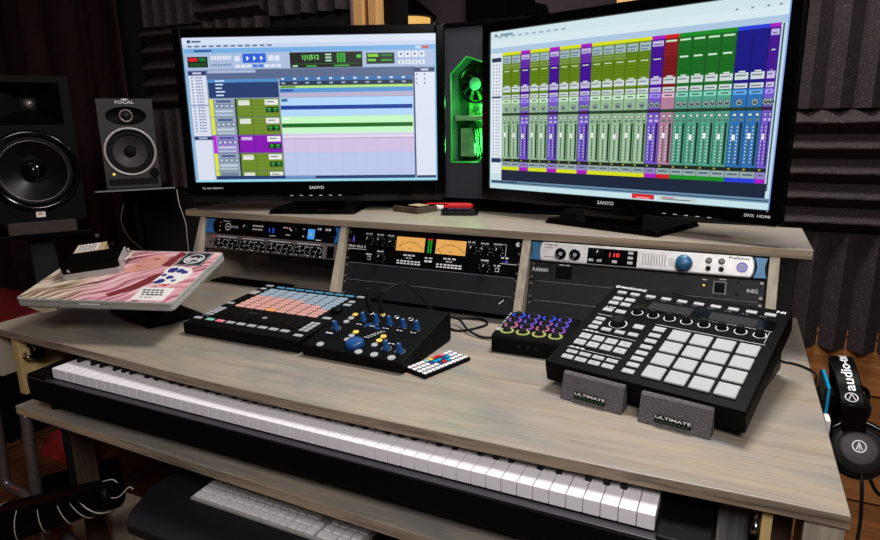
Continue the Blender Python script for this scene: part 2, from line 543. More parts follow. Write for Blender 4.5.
# seen through the window
t = thing('desk_lamp', 'lit cream lamp shade under a black hood seen through the window', 'lamp', at(-0.205, 2.05, 0))
MB().lathe([(0.085, 1.60), (0.092, 1.712)], 28, cap=False).build('shade', 'lamp', t)
MB().lathe([(0.125, 1.705), (0.12, 1.716), (0.03, 1.79), (0.02, 1.80)], 28).build('hood', 'black_matt', t)
MB().tube([(-0.0, 0, 1.8), (-0.16, 0, 1.83), (-0.34, 0.0, 1.72), (-0.38, 0, 0.0)], 0.02).build('stem', 'black_matt', t)
tag(MB().box(-0.03, 0.18, 2.3, 2.58, 0, 2.5).build('dark_cabinet', 'black_matt', None, 0.004), 'tall black cabinet standing in the room behind the window', 'cabinet')
pl = MB()
for k, (dx, dz, a) in enumerate([(0, 0.05, 0.4), (0.05, 0.06, 0.2), (0.1, 0.03, -0.2), (0.14, 0.05, -0.5), (0.03, 0.0, 0.9)]):
    pl.prism([(-0.03, 0), (0.03, 0), (0.05, 0.09), (-0.01, 0.15)], -0.01, 0.01, 'y', T=Matrix.Translation((0.25 + dx, 2.2 + 0.03 * k, 1.60 + dz)) @ Matrix.Rotation(a, 4, 'Y'))
pl.box(0.26, 0.40, 2.18, 2.36, 0.0, 1.64)
tag(pl.build('stage_equipment', 'black_matt', None), 'dark jagged shape on a stand in the room behind the window', 'equipment')

# ------------------------------------------------------------------ acoustic foam tiles
def foam_tile(x, z, w, h, vertical, label, n=5):
    """square wedge foam tile on the back wall, lower-left corner (x, z)"""
    b = MB()
    y0, yb, yr = WY - 0.002, WY - 0.010, (WY - 0.052 if vertical else WY - 0.062)
    L = w if vertical else h
    p = L / n
    prof = []
    for k in range(n):
        if vertical:
            prof += [(k * p + 0.0005, yb), (k * p + p * 0.5, yr)]
        else:
            # upper slope long, lower slope steep
            prof += [(k * p + 0.0005, yb), (k * p + p * 0.46, yr), (k * p + p * 0.52, yr)]
    prof += [(L - 0.0005, yb), (L - 0.0005, y0), (0.0005, y0)]
    m = len(prof)
    seg = 18
    E = h if vertical else w
    vs = []
    for i in range(seg + 1):
        t = i / seg * E
        for (u, y) in prof:
            j = random.uniform(-0.0012, 0.0012) if y < y0 - 0.01 else 0
            vs.append((x + u, y + j, z + t) if vertical else (x + t, y + j, z + u))
    fs = []
    for i in range(seg):
        for k in range(m):
            k2 = (k + 1) % m
            fs.append((i * m + k, i * m + k2, (i + 1) * m + k2, (i + 1) * m + k))
    fs.append(tuple(range(m)))
    fs.append(tuple(seg * m + k for k in range(m)))
    b.put(vs, fs)
    return tag(b.build('foam_tile', 'foam'), label, 'foam tile', 'acoustic foam tiles on the back wall')
TW = 0.318
foam_tile(-0.957, 1.607, TW, TW, True, 'upright ridged charcoal foam tile beside the dark curtain, at the picture top')
foam_tile(-0.957 + TW, 1.607, TW, TW, False, 'level ridged charcoal foam tile just above the left screen corner')
foam_tile(-0.957 + 2 * TW, 1.600, 0.355, TW, True, 'upright ridged charcoal foam tile beside the wooden window frame')
foam_tile(-0.957, 1.607 - TW, TW, TW, False, 'level ridged charcoal foam tile between the curtain and the left screen')
foam_tile(-0.957 + TW, 1.607 - TW, TW, TW, True, 'upright foam tile showing only a scalloped top rim above the left screen')
foam_tile(-0.957, 1.607 - 2 * TW, TW, TW, True, 'upright ridged charcoal foam tile behind the small grey speaker')
foam_tile(1.325, 1.243, 0.53, 0.40, True, 'tall upright ridged charcoal foam tile beside the right screen, topmost of its column', 8)
foam_tile(1.355, 0.925, 0.50, TW - 0.002, False, 'level ridged charcoal foam tile, middle of the right column')
foam_tile(1.445, 0.608, 0.41, TW - 0.003, True, 'upright foam tile with a scalloped lower rim above the wood panelling', 6)

# ------------------------------------------------------------------ curtain
def cur(u, v):
    x = -2.9 + u * 1.93
    f = math.sin(u * 62) * 0.022 + math.sin(u * 23 + 1.0) * 0.03 + math.sin(u * 97 + v * 2) * 0.006
    return (x, 1.085 + f * (0.7 + 0.3 * v), 0.04 + v * 2.4)
tag(MB().grid(cur, 220, 10).build('curtain', 'curtain', None, solid=0.004), 'dark red-black curtain hanging in folds behind the speakers', 'curtain')

# ================================================================== DESK
DT = 0.76
DB = DT - 0.0185
FE = [(-0.315, 0.053), (-0.262, 0.052), (0.0, 0.0445), (0.107, 0.040), (0.3, 0.030), (0.506, 0.0235), (0.7, 0.024), (0.832, 0.026), (1.029, 0.029), (1.209, 0.034), (1.362, 0.040), (1.436, 0.0415)]
desk = thing('studio_desk', 'grey washed wooden studio desk with a pull-out keyboard shelf', 'desk', at(0.56, 0.45, 0))
DI = Matrix.Translation((-0.56, -0.45, 0))
def D():
    return MB(DI)
b = D()
b.prism(FE + [(1.433, 0.875), (-0.315, 0.875)], DB, DT, 'z')
b.build('desktop', 'desk', desk, 0.0015)
e = D()
for (xa, ya), (xb, yb) in zip(FE[:-1], FE[1:]):
    e.put([(xa, ya - 0.0004, DB + 0.0004), (xb, yb - 0.0004, DB + 0.0004), (xb, yb - 0.0004, DT - 0.0016), (xa, ya - 0.0004, DT - 0.0016)], [(0, 1, 2, 3)])
e.put([(1.4364, 0.043, DB + 0.0004), (1.4336, 0.874, DB + 0.0004), (1.4336, 0.874, DT - 0.0016), (1.4364, 0.043, DT - 0.0016)], [(0, 1, 2, 3)])
e.build('front_edge', 'ply_edge', desk)
# left raw plywood support, apron, right leg
D().prism([(0.056, DB), (0.40, DB), (0.40, 0.575), (0.30, 0.575), (0.075, 0.600), (0.056, 0.600)], -0.234, -0.211, 'x').build('side_panel', 'ply', desk, 0.001)
D().box(-0.3145, -0.298, 0.056, 0.86, 0.632, DB).build('apron', 'desk_z', desk, 0.001)
D().box(1.390, 1.4335, 0.046, 0.12, 0.0, DB).build('leg', 'desk_z', desk, 0.002)
D().box(-0.29, -0.25, 0.80, 0.86, 0, DB).build('leg', 'brownwood', desk, 0.002)
D().box(1.390, 1.4335, 0.80, 0.86, 0, DB).build('leg', 'desk_z', desk, 0.002)
D().box(-0.178, -0.146, 0.12, 0.16, 0, 0.569).build('leg', 'brownwood', desk, 0.002)
D().box(1.345, 1.3575, 0.055, 0.40, 0.575, DB).build('side_panel', 'ply', desk, 0.001)
D().box(1.295, 1.336, 0.105, 0.30, 0.6155, DB - 0.001).build('support_block', 'oldwood', desk, 0.002)
D().box(1.3585, 1.389, 0.13, 0.80, 0.45, DB).build('side_panel', 'brownwood', desk, 0.001)
c = D()
c.box(1.336, 1.345, 0.09, 0.16, 0.63, DB)
c.tube([(1.3405, 0.082, 0.728), (1.3405, 0.075, 0.715), (1.3405, 0.082, 0.700)], 0.004, mi=1)
c.tube([(1.3405, 0.082, 0.705), (1.3405, 0.072, 0.694), (1.3405, 0.082, 0.683)], 0.0055, mi=1)
c.build('shelf_slide', ['black', 'chrome'], desk)
# slide / clamp knob at left
c = D()
c.box(-0.211, -0.165, 0.075, 0.40, 0.715, DB, 0)
c.cyl(-0.187, 0.085, 0.690, 0.717, 0.016, 18, 0)
c.tube([(-0.211, 0.068, 0.700), (-0.198, 0.060, 0.694), (-0.186, 0.064, 0.697)], 0.0045, mi=1)
c.tube([(-0.166, 0.068, 0.712), (-0.166, 0.066, 0.735)], 0.003, mi=1)
c.build('shelf_slide', ['black', 'chrome'], desk)
# keyboard shelf
TZ = 0.614
b = D()
b.prism([(-0.142, -0.008), (1.30, -0.036), (1.30, 0.42), (-0.142, 0.42)], TZ - 0.0195, TZ, 'z')
b.build('keyboard_shelf', 'desk', desk, 0.0015)
e = D(); e.prism([(-0.1415, -0.0087), (1.2995, -0.0367), (1.2995, -0.0359), (-0.1415, -0.0079)], TZ - 0.0188, TZ - 0.0010, 'z'); e.build('front_edge', 'shelf_edge', desk)
D().box(-0.234, -0.12, 0.10, 0.40, TZ - 0.045, TZ - 0.0195).build('shelf_runner', 'ply', desk, 0.001)

# ================================================================== HUTCH (monitor shelf with rack dividers)
SZ = 0.976
PHI = 0.30
RY, RZ = 0.6041, 0.9523
hut = thing('rack_hutch', 'grey washed monitor shelf on slanted rack dividers, standing on the desk', 'shelf', at(0.6, 0.72, DT))
HI = Matrix.Translation((-0.6, -0.72, -DT))
MB(HI).box(-0.217, 1.420, 0.592, 0.862, SZ - 0.0185, SZ).build('monitor_shelf', 'desk', hut, 0.0012)
MB(HI).box(-0.2165, 1.4195, 0.5914, 0.592, SZ - 0.0178, SZ - 0.0010).build('front_edge', 'shelf_edge', hut)
def divider(x0, x1):
    zt = SZ - 0.019
    z0 = DT + 0.0005
    yt = RY - 0.012 + (zt - RZ) * math.tan(PHI)
    yb = RY - 0.012 + (z0 - RZ) * math.tan(PHI) - 0.022
    return MB(HI).prism([(yb, z0), (0.85, z0), (0.85, zt), (yt, zt)], x0, x1, 'x')
for x0, x1 in ((-0.160, -0.1415), (0.3432, 0.3610), (0.8447, 0.8644), (1.348, 1.3665)):
    divider(x0, x1).build('divider', 'desk_z', hut, 0.001)
# steel rack rails with screw holes
for x0 in (-0.1405, 0.3325, 0.3620, 0.8345, 0.8655, 1.337):
    s_, c_ = math.sin(PHI), math.cos(PHI)
    RT = HI @ Matrix(((1, 0, 0, 0), (0, s_, -c_, RY), (0, c_, s_, RZ), (0, 0, 0, 1)))
    r = MB(RT)
    r.box(x0, x0 + 0.0100, -0.178, -0.002, -0.0065, -0.0045, 0)
    for k in range(12):
        r.cyl(x0 + 0.005, -0.008 - k * 0.0148, -0.0045, -0.0042, 0.0028, 10, 1)
    r.build('rack_rail', ['black', 'steel'], hut)

# ================================================================== THE TWO SCREENS
def screen_mb(W, H):
    """helper for rectangles in screen space: u from the left, v from the top"""
    b = MB()
    b.n = 0
    def R(u0, v0, u1, v1, col, layer=1):
        b.rect(u0 * W, u1 * W, (1 - v1) * H, (1 - v0) * H, layer * 0.00008, 0, col=col)
    def Tx(s, u, v, h, col, layer=4, align='l', w=None):
        b.text(s, u * W, (1 - v) * H, layer * 0.00008, h=h * H, w=w * W if w else None, align=align, col=col)
    return b, R, Tx

def left_picture(W, H):
    b, R, Tx = screen_mb(W, H)
    rnd = random.Random(3)
    R(0, 0, 1, 1, (186, 204, 232), 0)
    R(0, 0, 1, 0.045, (214, 224, 242)); R(0, 0.045, 1, 0.072, (196, 210, 234))
    for k in range(12):
        R(0.02 + k * 0.029, 0.052, 0.02 + k * 0.029 + 0.018, 0.063, (96, 110, 150), 2)
    R(0.02, 0.015, 0.033, 0.036, (40, 60, 120), 2); R(0.038, 0.02, 0.075, 0.032, (80, 96, 140), 2)
    R(0.005, 0.072, 0.995, 0.103, (112, 172, 226)); R(0.045, 0.082, 0.115, 0.094, (40, 70, 130), 2)
    R(0.945, 0.078, 0.972, 0.097, (200, 90, 80), 2); R(0.92, 0.078, 0.942, 0.097, (190, 210, 235), 2)
    R(0.005, 0.103, 0.995, 0.212, (168, 188, 220))
    # counters
    R(0.015, 0.126, 0.096, 0.198, (12, 18, 14), 2)
    R(0.020, 0.133, 0.055, 0.158, (214, 30, 34), 3); R(0.060, 0.133, 0.090, 0.158, (20, 110, 36), 3)
    R(0.020, 0.168, 0.090, 0.190, (16, 76, 28), 3)
    for k in range(7):
        R(0.11 + k * 0.012, 0.122, 0.11 + k * 0.012 + 0.009, 0.148, (226, 232, 244), 2)
        R(0.11 + k * 0.012, 0.176, 0.11 + k * 0.012 + 0.009, 0.19, (120, 140, 180), 2)
    R(0.237, 0.110, 0.330, 0.172, (36, 92, 214), 2)
    for k in range(3):
        u = 0.252 + k * 0.028
        b.put([(u * W, (1 - 0.125) * H, 0.0003), (u * W, (1 - 0.158) * H, 0.0003), ((u + 0.011) * W, (1 - 0.1415) * H, 0.0003)], [(0, 1, 2)], 0, col=(240, 246, 255))
    for u in (0.205, 0.340, 0.364):
        R(u, 0.125, u + 0.02, 0.160, (222, 230, 244), 2)
    for k in range(8):
        c = (70, 120, 220) if k in (3, 4) else (222, 230, 244)
        R(0.205 + k * 0.0235, 0.183, 0.205 + k * 0.0235 + 0.019, 0.203, c, 2)
    R(0.425, 0.108, 0.712, 0.212, (10, 22, 14), 2)
    Tx('1|1|512', 0.475, 0.166, 0.040, (120, 240, 90), 3)
    R(0.430, 0.185, 0.70, 0.188, (40, 110, 44), 3)
    R(0.435, 0.195, 0.455, 0.205, (190, 230, 190), 3); R(0.49, 0.195, 0.53, 0.205, (60, 170, 60), 3); R(0.60, 0.195, 0.66, 0.205, (60, 170, 60), 3)
    for k in range(3):
        R(0.566, 0.12 + k * 0.02, 0.59, 0.131 + k * 0.02, (170, 220, 180), 3)
        for j in range(4):
            R(0.612 + k * 0.012, 0.117 + j * 0.016, 0.621 + k * 0.012, 0.129 + j * 0.016, (50, 190, 50), 3)
    R(0.69, 0.13, 0.707, 0.15, (80, 200, 60), 3)
    R(0.728, 0.120, 0.838, 0.193, (10, 30, 16), 2)
    R(0.733, 0.127, 0.775, 0.147, (130, 210, 40), 3); R(0.785, 0.130, 0.830, 0.144, (30, 120, 40), 3); R(0.733, 0.160, 0.765, 0.176, (110, 200, 60), 3); R(0.785, 0.163, 0.83, 0.176, (40, 150, 60), 3)
    for k in range(4):
        R(0.853 + k * 0.027, 0.112, 0.853 + k * 0.027 + 0.022, 0.152, (226, 232, 244), 2); R(0.860 + k * 0.027, 0.124, 0.867 + k * 0.027, 0.138, (60, 66, 90), 3)
        R(0.853 + k * 0.027, 0.172, 0.853 + k * 0.027 + 0.022, 0.198, (226, 232, 244), 2); R(0.861 + k * 0.027, 0.180, 0.866 + k * 0.027, 0.190, (60, 66, 90), 3)
    # lower window
    R(0.005, 0.212, 0.995, 0.985, (150, 168, 200), 1)
    R(0.086, 0.215, 0.910, 0.280, (86, 102, 138), 2); R(0.09, 0.218, 0.285, 0.238, (166, 184, 214), 3)
    R(0.012, 0.222, 0.083, 0.985, (216, 222, 238), 2); R(0.012, 0.222, 0.085, 0.252, (44, 54, 100), 3); R(0.03, 0.230, 0.065, 0.243, (190, 200, 230), 4)
    for k in range(19):
        v = 0.262 + k * 0.0205
        for u in (0.022, 0.040, 0.050, 0.060):
            R(u, v, u + 0.006, v + 0.010, (110, 122, 160), 3)
    R(0.012, 0.672, 0.088, 0.698, (38, 60, 104), 4); R(0.03, 0.679, 0.065, 0.692, (160, 180, 220), 5)
    R(0.012, 0.452, 0.083, 0.462, (150, 160, 200), 4)
    R(0.088, 0.280, 0.372, 0.408, (30, 58, 108), 2); R(0.088, 0.280, 0.372, 0.302, (76, 140, 200), 3)
    for k in range(5):
        R(0.118, 0.286 + k * 0.0245, 0.155 - 0.006 * (k % 3), 0.296 + k * 0.0245, (200, 220, 246), 4)
    R(0.378, 0.272, 0.908, 0.300, (58, 112, 170), 3); R(0.378, 0.300, 0.908, 0.330, (32, 46, 76), 3)
    for k in range(11):
        R(0.385 + k * 0.048, 0.278, 0.397 + k * 0.048, 0.290, (210, 228, 250), 4); R(0.385 + k * 0.048, 0.308, 0.400 + k * 0.048, 0.318, (160, 176, 206), 4)
    R(0.376, 0.330, 0.908, 0.348, (176, 224, 120), 3); R(0.38, 0.333, 0.44, 0.345, (90, 140, 60), 4)
    R(0.376, 0.348, 0.908, 0.378, (84, 148, 214), 3); R(0.38, 0.355, 0.43, 0.370, (30, 80, 160), 4)
    R(0.376, 0.378, 0.908, 0.408, (184, 176, 204), 3)
    # tracks
    rows = [(0.413, 0.540, 'g', 'b'), (0.541, 0.667, 'g', 'n'), (0.668, 0.795, 'p', 'l'), (0.796, 0.922, 'g', 'v'), (0.923, 0.960, 'g', 'v')]
    for i, (a, c, kind, tl) in enumerate(rows):
        du = -0.004 * i * 0
        R(0.088, a, 0.101, c, (226, 232, 20) if kind == 'g' else (196, 30, 220), 3)
        R(0.101, a, 0.190, c, (148, 164, 182) if kind == 'g' else (150, 130, 206), 3)
        if c - a > 0.1:
            R(0.115, a + 0.010, 0.175, a + 0.026, (70, 92, 140), 4)
            for k in range(4):
                R(0.108 + k * 0.021, a + 0.036, 0.124 + k * 0.021, a + 0.062, (60, 84, 120), 4); R(0.111 + k * 0.021, a + 0.041, 0.121 + k * 0.021, a + 0.057, (206, 216, 232), 5)
            R(0.108, a + 0.078, 0.180, a + 0.092, (196, 208, 222), 4); R(0.108, a + 0.104, 0.180, a + 0.118, (176, 192, 208), 4)
        else:
            R(0.108, a + 0.01, 0.18, c, (110, 130, 150), 4)
        R(0.190, a, 0.197, c, (20, 40, 40), 3)
        base = (110, 140, 36) if kind == 'g' else (134, 6, 178)
        R(0.197, a, 0.372, c, base, 3)
        if kind == 'g':
            for k in range(int((c - a) / 0.024)):
                R(0.200, a + 0.022 + k * 0.024, 0.310, a + 0.0245 + k * 0.024, (84, 112, 26), 4)
        R(0.258, a, 0.260, c, (70, 96, 24) if kind == 'g' else (100, 0, 140), 4)
        R(0.205, a + 0.012, 0.250, min(c, a + (0.048 if kind == 'g' else 0.034)), (226, 228, 222) if kind == 'g' else (206, 180, 230), 4)
        R(0.312, a + 0.008, 0.366, min(c, a + 0.046), (230, 232, 230), 4); R(0.32, a + 0.02, 0.35, min(c, a + 0.028), (120, 124, 130), 5)
        if c - a > 0.1:
            R(0.315, a + 0.060, 0.366, a + 0.098, (8, 30, 14), 4)
            for k in range(2):
                R(0.320 + k * 0.025, a + 0.068, 0.336 + k * 0.025, a + 0.076, (40, 190, 60), 5); R(0.322 + k * 0.025, a + 0.083, 0.334 + k * 0.025, a + 0.090, (40, 170, 60), 5)
        R(0.088, c - 0.003, 0.372, c, (60, 76, 60), 5)
        bg = {'b': (176, 214, 250), 'n': (196, 246, 196), 'l': (206, 192, 226), 'v': (186, 198, 234)}[tl]
        R(0.376, a, 0.908, c, bg, 3)
        if tl == 'b':
            R(0.376, 0.466, 0.904, 0.494, (12, 56, 150), 4); R(0.38, a + 0.006, 0.405, a + 0.026, (70, 110, 150), 4)
        if tl == 'n':
            R(0.376, 0.590, 0.904, 0.618, (6, 100, 22), 4); R(0.38, a + 0.006, 0.405, a + 0.022, (230, 244, 226), 4)
            R(0.376, c - 0.010, 0.908, c, (220, 224, 236), 4)
        if tl == 'l':
            R(0.376, a + 0.006, 0.908, a + 0.024, (226, 216, 236), 4); R(0.376, a + 0.026, 0.908, a + 0.029, (150, 110, 140), 5)
    for k in range(1, 11):
        R(0.376 + k * 0.048, 0.70, 0.3768 + k * 0.048, 0.96, (170, 178, 214), 4)
    R(0.910, 0.215, 0.916, 0.965, (64, 78, 120), 3)
    R(0.916, 0.222, 0.994, 0.965, (220, 226, 240), 3); R(0.916, 0.222, 0.994, 0.252, (50, 62, 104), 4); R(0.94, 0.230, 0.97, 0.243, (190, 200, 230), 5)
    for k in range(3):
        R(0.922, 0.262 + k * 0.030, 0.926, 0.272 + k * 0.03, (40, 60, 80), 4); R(0.952, 0.262 + k * 0.030, 0.957, 0.272 + k * 0.03, (40, 60, 80), 4)
    R(0.088, 0.960, 0.910, 0.982, (30, 58, 110), 4); R(0.376, 0.963, 0.50, 0.978, (110, 150, 210), 5); R(0.916, 0.965, 0.994, 0.982, (46, 60, 100), 4)
    R(0, 0.985, 1, 1, (150, 220, 236), 5); R(0, 0.07, 0.006, 1, (130, 190, 226), 5); R(0.994, 0.07, 1, 1, (130, 190, 226), 5)
    return b

def right_picture(W, H):
    b, R, Tx = screen_mb(W, H)
    R(0, 0, 1, 1, (196, 220, 226), 0)
    R(0, 0, 1, 0.055, (206, 228, 232)); R(0, 0.055, 1, 0.10, (214, 232, 238)); R(0.005, 0.10, 0.995, 0.132, (172, 198, 224))
    for k in range(10):
        R(0.035 + k * 0.03, 0.030, 0.05 + k * 0.03, 0.040, (150, 170, 190), 2)
    for u in (0.86, 0.90, 0.94, 0.97):
        R(u, 0.048, u + 0.007, 0.056, (120, 134, 150), 2)
    R(0.018, 0.016, 0.032, 0.032, (110, 130, 150), 2); R(0.045, 0.016, 0.10, 0.030, (120, 150, 170), 2)
    R(0.006, 0.132, 0.052, 0.90, (222, 230, 238), 1)
    R(0.006, 0.160, 0.050, 0.186, (34, 50, 80), 2)
    for k in range(30):
        for u in (0.012, 0.026, 0.038):
            R(u, 0.20 + k * 0.0205, u + 0.005, 0.209 + k * 0.0205, (130, 140, 160), 2)
    R(0.006, 0.40, 0.050, 0.412, (60, 70, 100), 3); R(0.006, 0.800, 0.052, 0.828, (30, 46, 90), 3)
    OL = ('olive', (94, 128, 4), (118, 148, 62), (148, 182, 146), (214, 222, 20))
    PU = ('purple', (64, 0, 146), (104, 40, 170), (112, 84, 196), (166, 20, 190))
    RD = ('red', (120, 6, 14), (150, 24, 34), (176, 124, 150), (206, 24, 26))
    GR = ('green', (8, 104, 22), (16, 122, 26), (76, 156, 132), (14, 140, 26))
    BL = ('blue', (8, 6, 128), (10, 10, 140), (40, 110, 178), (34, 60, 214))
    cols = [OL, OL, PU, OL, OL, PU, OL, OL, PU] + [OL] * 5 + [PU, RD] + [GR] * 4 + [BL, BL, PU]
    u0, u1 = 0.056, 0.980
    n = len(cols)
    # columns keep the spacing of the mixer: the wide ones on the right
    wd = [0.0405] * 9 + [0.0405] * 5 + [0.040, 0.0425] + [0.0405] * 4 + [0.041, 0.041, 0.026]
    tot = sum(wd)
    u = u0
    dk = (30, 60, 34)
    for i, (nm, dark, mid, pale, strip) in enumerate(cols):
        w = wd[i] / tot * (u1 - u0)
        a, c = u, u + w
        u = c
        R(a, 0.132, c, 0.150, strip, 2)
        R(a, 0.150, c, 0.335, dark, 2)
        top_pale = nm in ('olive', 'purple') and i < 14
        if top_pale:
            R(a, 0.150, c, 0.235, mid if i < 12 else dark, 3)
        if nm == 'olive' or (nm == 'purple'):
            R(a + 0.003, 0.158, c - 0.003, 0.185 if nm == 'purple' else 0.200, (158, 182, 186) if nm == 'olive' else (196, 178, 228), 4)
            R(a + 0.006, 0.172, c - 0.008, 0.179, (96, 120, 150), 5)
            if nm == 'olive':
                R(a + 0.006, 0.188, c - 0.012, 0.194, (96, 120, 150), 5)
            R(a + 0.008, 0.247, c - 0.009, 0.2525, (206, 220, 180), 5)
        if nm in ('green', 'red'):
            R(a + 0.004, 0.160, c - 0.006, 0.169, (196, 230, 196), 5)
            if nm == 'green':
                R(a + 0.006, 0.243, c - 0.010, 0.252, (196, 230, 196), 5)
            else:
                R(a, 0.150, c, 0.24, (136, 18, 28), 3)
        if nm != 'blue':
            for k in range(8):
                v = 0.205 + k * 0.0165
                R(a + 0.002, v, c - 0.002, v + 0.0022, tuple(int(x * 0.72) for x in dark), 4)
        # senders
        R(a, 0.335, c, 0.42, dark, 2)
        for v0, v1 in ((0.345, 0.378), (0.395, 0.418)):
            R(a + 0.003, v0, c - 0.003, v1, (204, 214, 214) if nm != 'purple' else (196, 186, 226), 4)
            R(a + 0.006, v0 + 0.010, c - 0.009, v0 + 0.016, (100, 116, 130), 5)
        R(a + 0.012, 0.337, c - 0.012, 0.343, (220, 230, 220), 5)
        # channel body
        R(a, 0.42, c, 0.80, pale, 2)
        R(a + 0.003, 0.427, c - 0.003, 0.448, tuple(min(255, x + 56) for x in pale), 4); R(a + 0.010, 0.434, c - 0.010, 0.441, (70, 90, 90), 5)
        for q in ((0.5,) if nm in ('olive', 'blue') else (0.28, 0.72)):
            if nm == 'red':
                continue
            cu, cv = a + w * q, 0.485
            pts = [((cu + math.cos(k * PI / 6) * 0.0095) * W, (1 - cv) * H + math.sin(k * PI / 6) * 0.0095 * W, 0.0004) for k in range(12)]
            b.put(pts, [tuple(range(12))], 0, col=(56, 72, 76))
            pts = [((cu + math.cos(k * PI / 6) * 0.0078) * W, (1 - cv) * H + math.sin(k * PI / 6) * 0.0078 * W, 0.00046) for k in range(12)]
            b.put(pts, [tuple(range(12))], 0, col=(176, 194, 196))
            pts = [((cu + math.cos(k * PI / 6) * 0.0058) * W, (1 - cv) * H + math.sin(k * PI / 6) * 0.0058 * W, 0.00050) for k in range(12)]
            b.put(pts, [tuple(range(12))], 0, col=(44, 58, 62))
            R(cu - 0.0008, 0.477, cu + 0.0008, 0.485, (230, 240, 240), 7)
        R(a, 0.508, c, 0.525, dk if nm != 'purple' else (50, 20, 60), 4)
        for k in range(2):
            R(a + 0.006 + k * w * 0.45, 0.536, a + 0.006 + k * w * 0.45 + w * 0.28, 0.552, (50, 76, 70) if nm != 'purple' else (70, 46, 130), 4)
            R(a + 0.008 + k * w * 0.45, 0.539, a + 0.004 + k * w * 0.45 + w * 0.28, 0.549, (220, 230, 226), 5)
            R(a + 0.006 + k * w * 0.45, 0.562, a + 0.006 + k * w * 0.45 + w * 0.28, 0.574, (90, 116, 106) if nm != 'purple' else (190, 176, 230), 4)
        R(a + w * 0.30, 0.590, a + w * 0.38, 0.785, (60, 90, 80) if nm != 'purple' else (60, 40, 120), 4)
        for k in range(11):
            v = 0.60 + k * 0.017
            R(a + w * 0.14, v, a + w * 0.22, v + 0.006, (216, 226, 218), 4)
            R(a + w * 0.52, v, a + w * 0.60, v + 0.006, (216, 226, 218), 4)
        R(a + w * 0.24, 0.632 + 0.004 * (i % 3), a + w * 0.44, 0.660 + 0.004 * (i % 3), (238, 242, 240), 5)
        R(a + w * 0.70, 0.580, a + w * 0.86, 0.790, (12, 46, 30) if nm != 'purple' else (30, 10, 70), 4)
        if nm == 'olive':
            R(a + w * 0.9, 0.58, c, 0.80, (96, 140, 90), 4)
        R(a, 0.800, c, 0.820, (16, 30, 20), 4); R(a + 0.006, 0.806, a + 0.012, 0.813, (170, 180, 60), 5)
        R(a, 0.820, c, 0.852, (150, 172, 170) if nm != 'purple' else (150, 130, 200), 4); R(a + 0.006, 0.83, c - 0.008, 0.84, (86, 104, 120), 5)
        R(a, 0.852, c, 0.874, strip, 4)
        R(c - 0.0016, 0.150, c, 0.852, tuple(int(x * 0.45) for x in dark), 6)
    R(u1, 0.132, 0.995, 0.91, (190, 214, 226), 2); R(u1 + 0.004, 0.135, u1 + 0.008, 0.91, (50, 80, 110), 3)
    R(0.055, 0.874, 0.984, 0.945, (18, 32, 56), 3)
    R(0.005, 0.945, 0.995, 0.968, (104, 140, 168), 3); R(0.005, 0.955, 0.995, 0.960, (34, 60, 90), 4); R(0.008, 0.951, 0.13, 0.957, (16, 30, 40), 5)
    R(0, 0.968, 1, 1, (196, 226, 232), 3)
    R(0.590, 0.968, 0.665, 0.994, (214, 30, 40), 6); R(0.605, 0.984, 0.65, 0.990, (240, 170, 170), 7); R(0.68, 0.972, 0.80, 0.992, (196, 206, 208), 6); R(0.69, 0.974, 0.73, 0.979, (200, 60, 60), 7); R(0.69, 0.983, 0.78, 0.988, (90, 100, 104), 7)
    R(0, 0.13, 0.005, 1, (200, 236, 240), 5); R(0.995, 0.0, 1, 1, (130, 160, 230), 5)
    return b

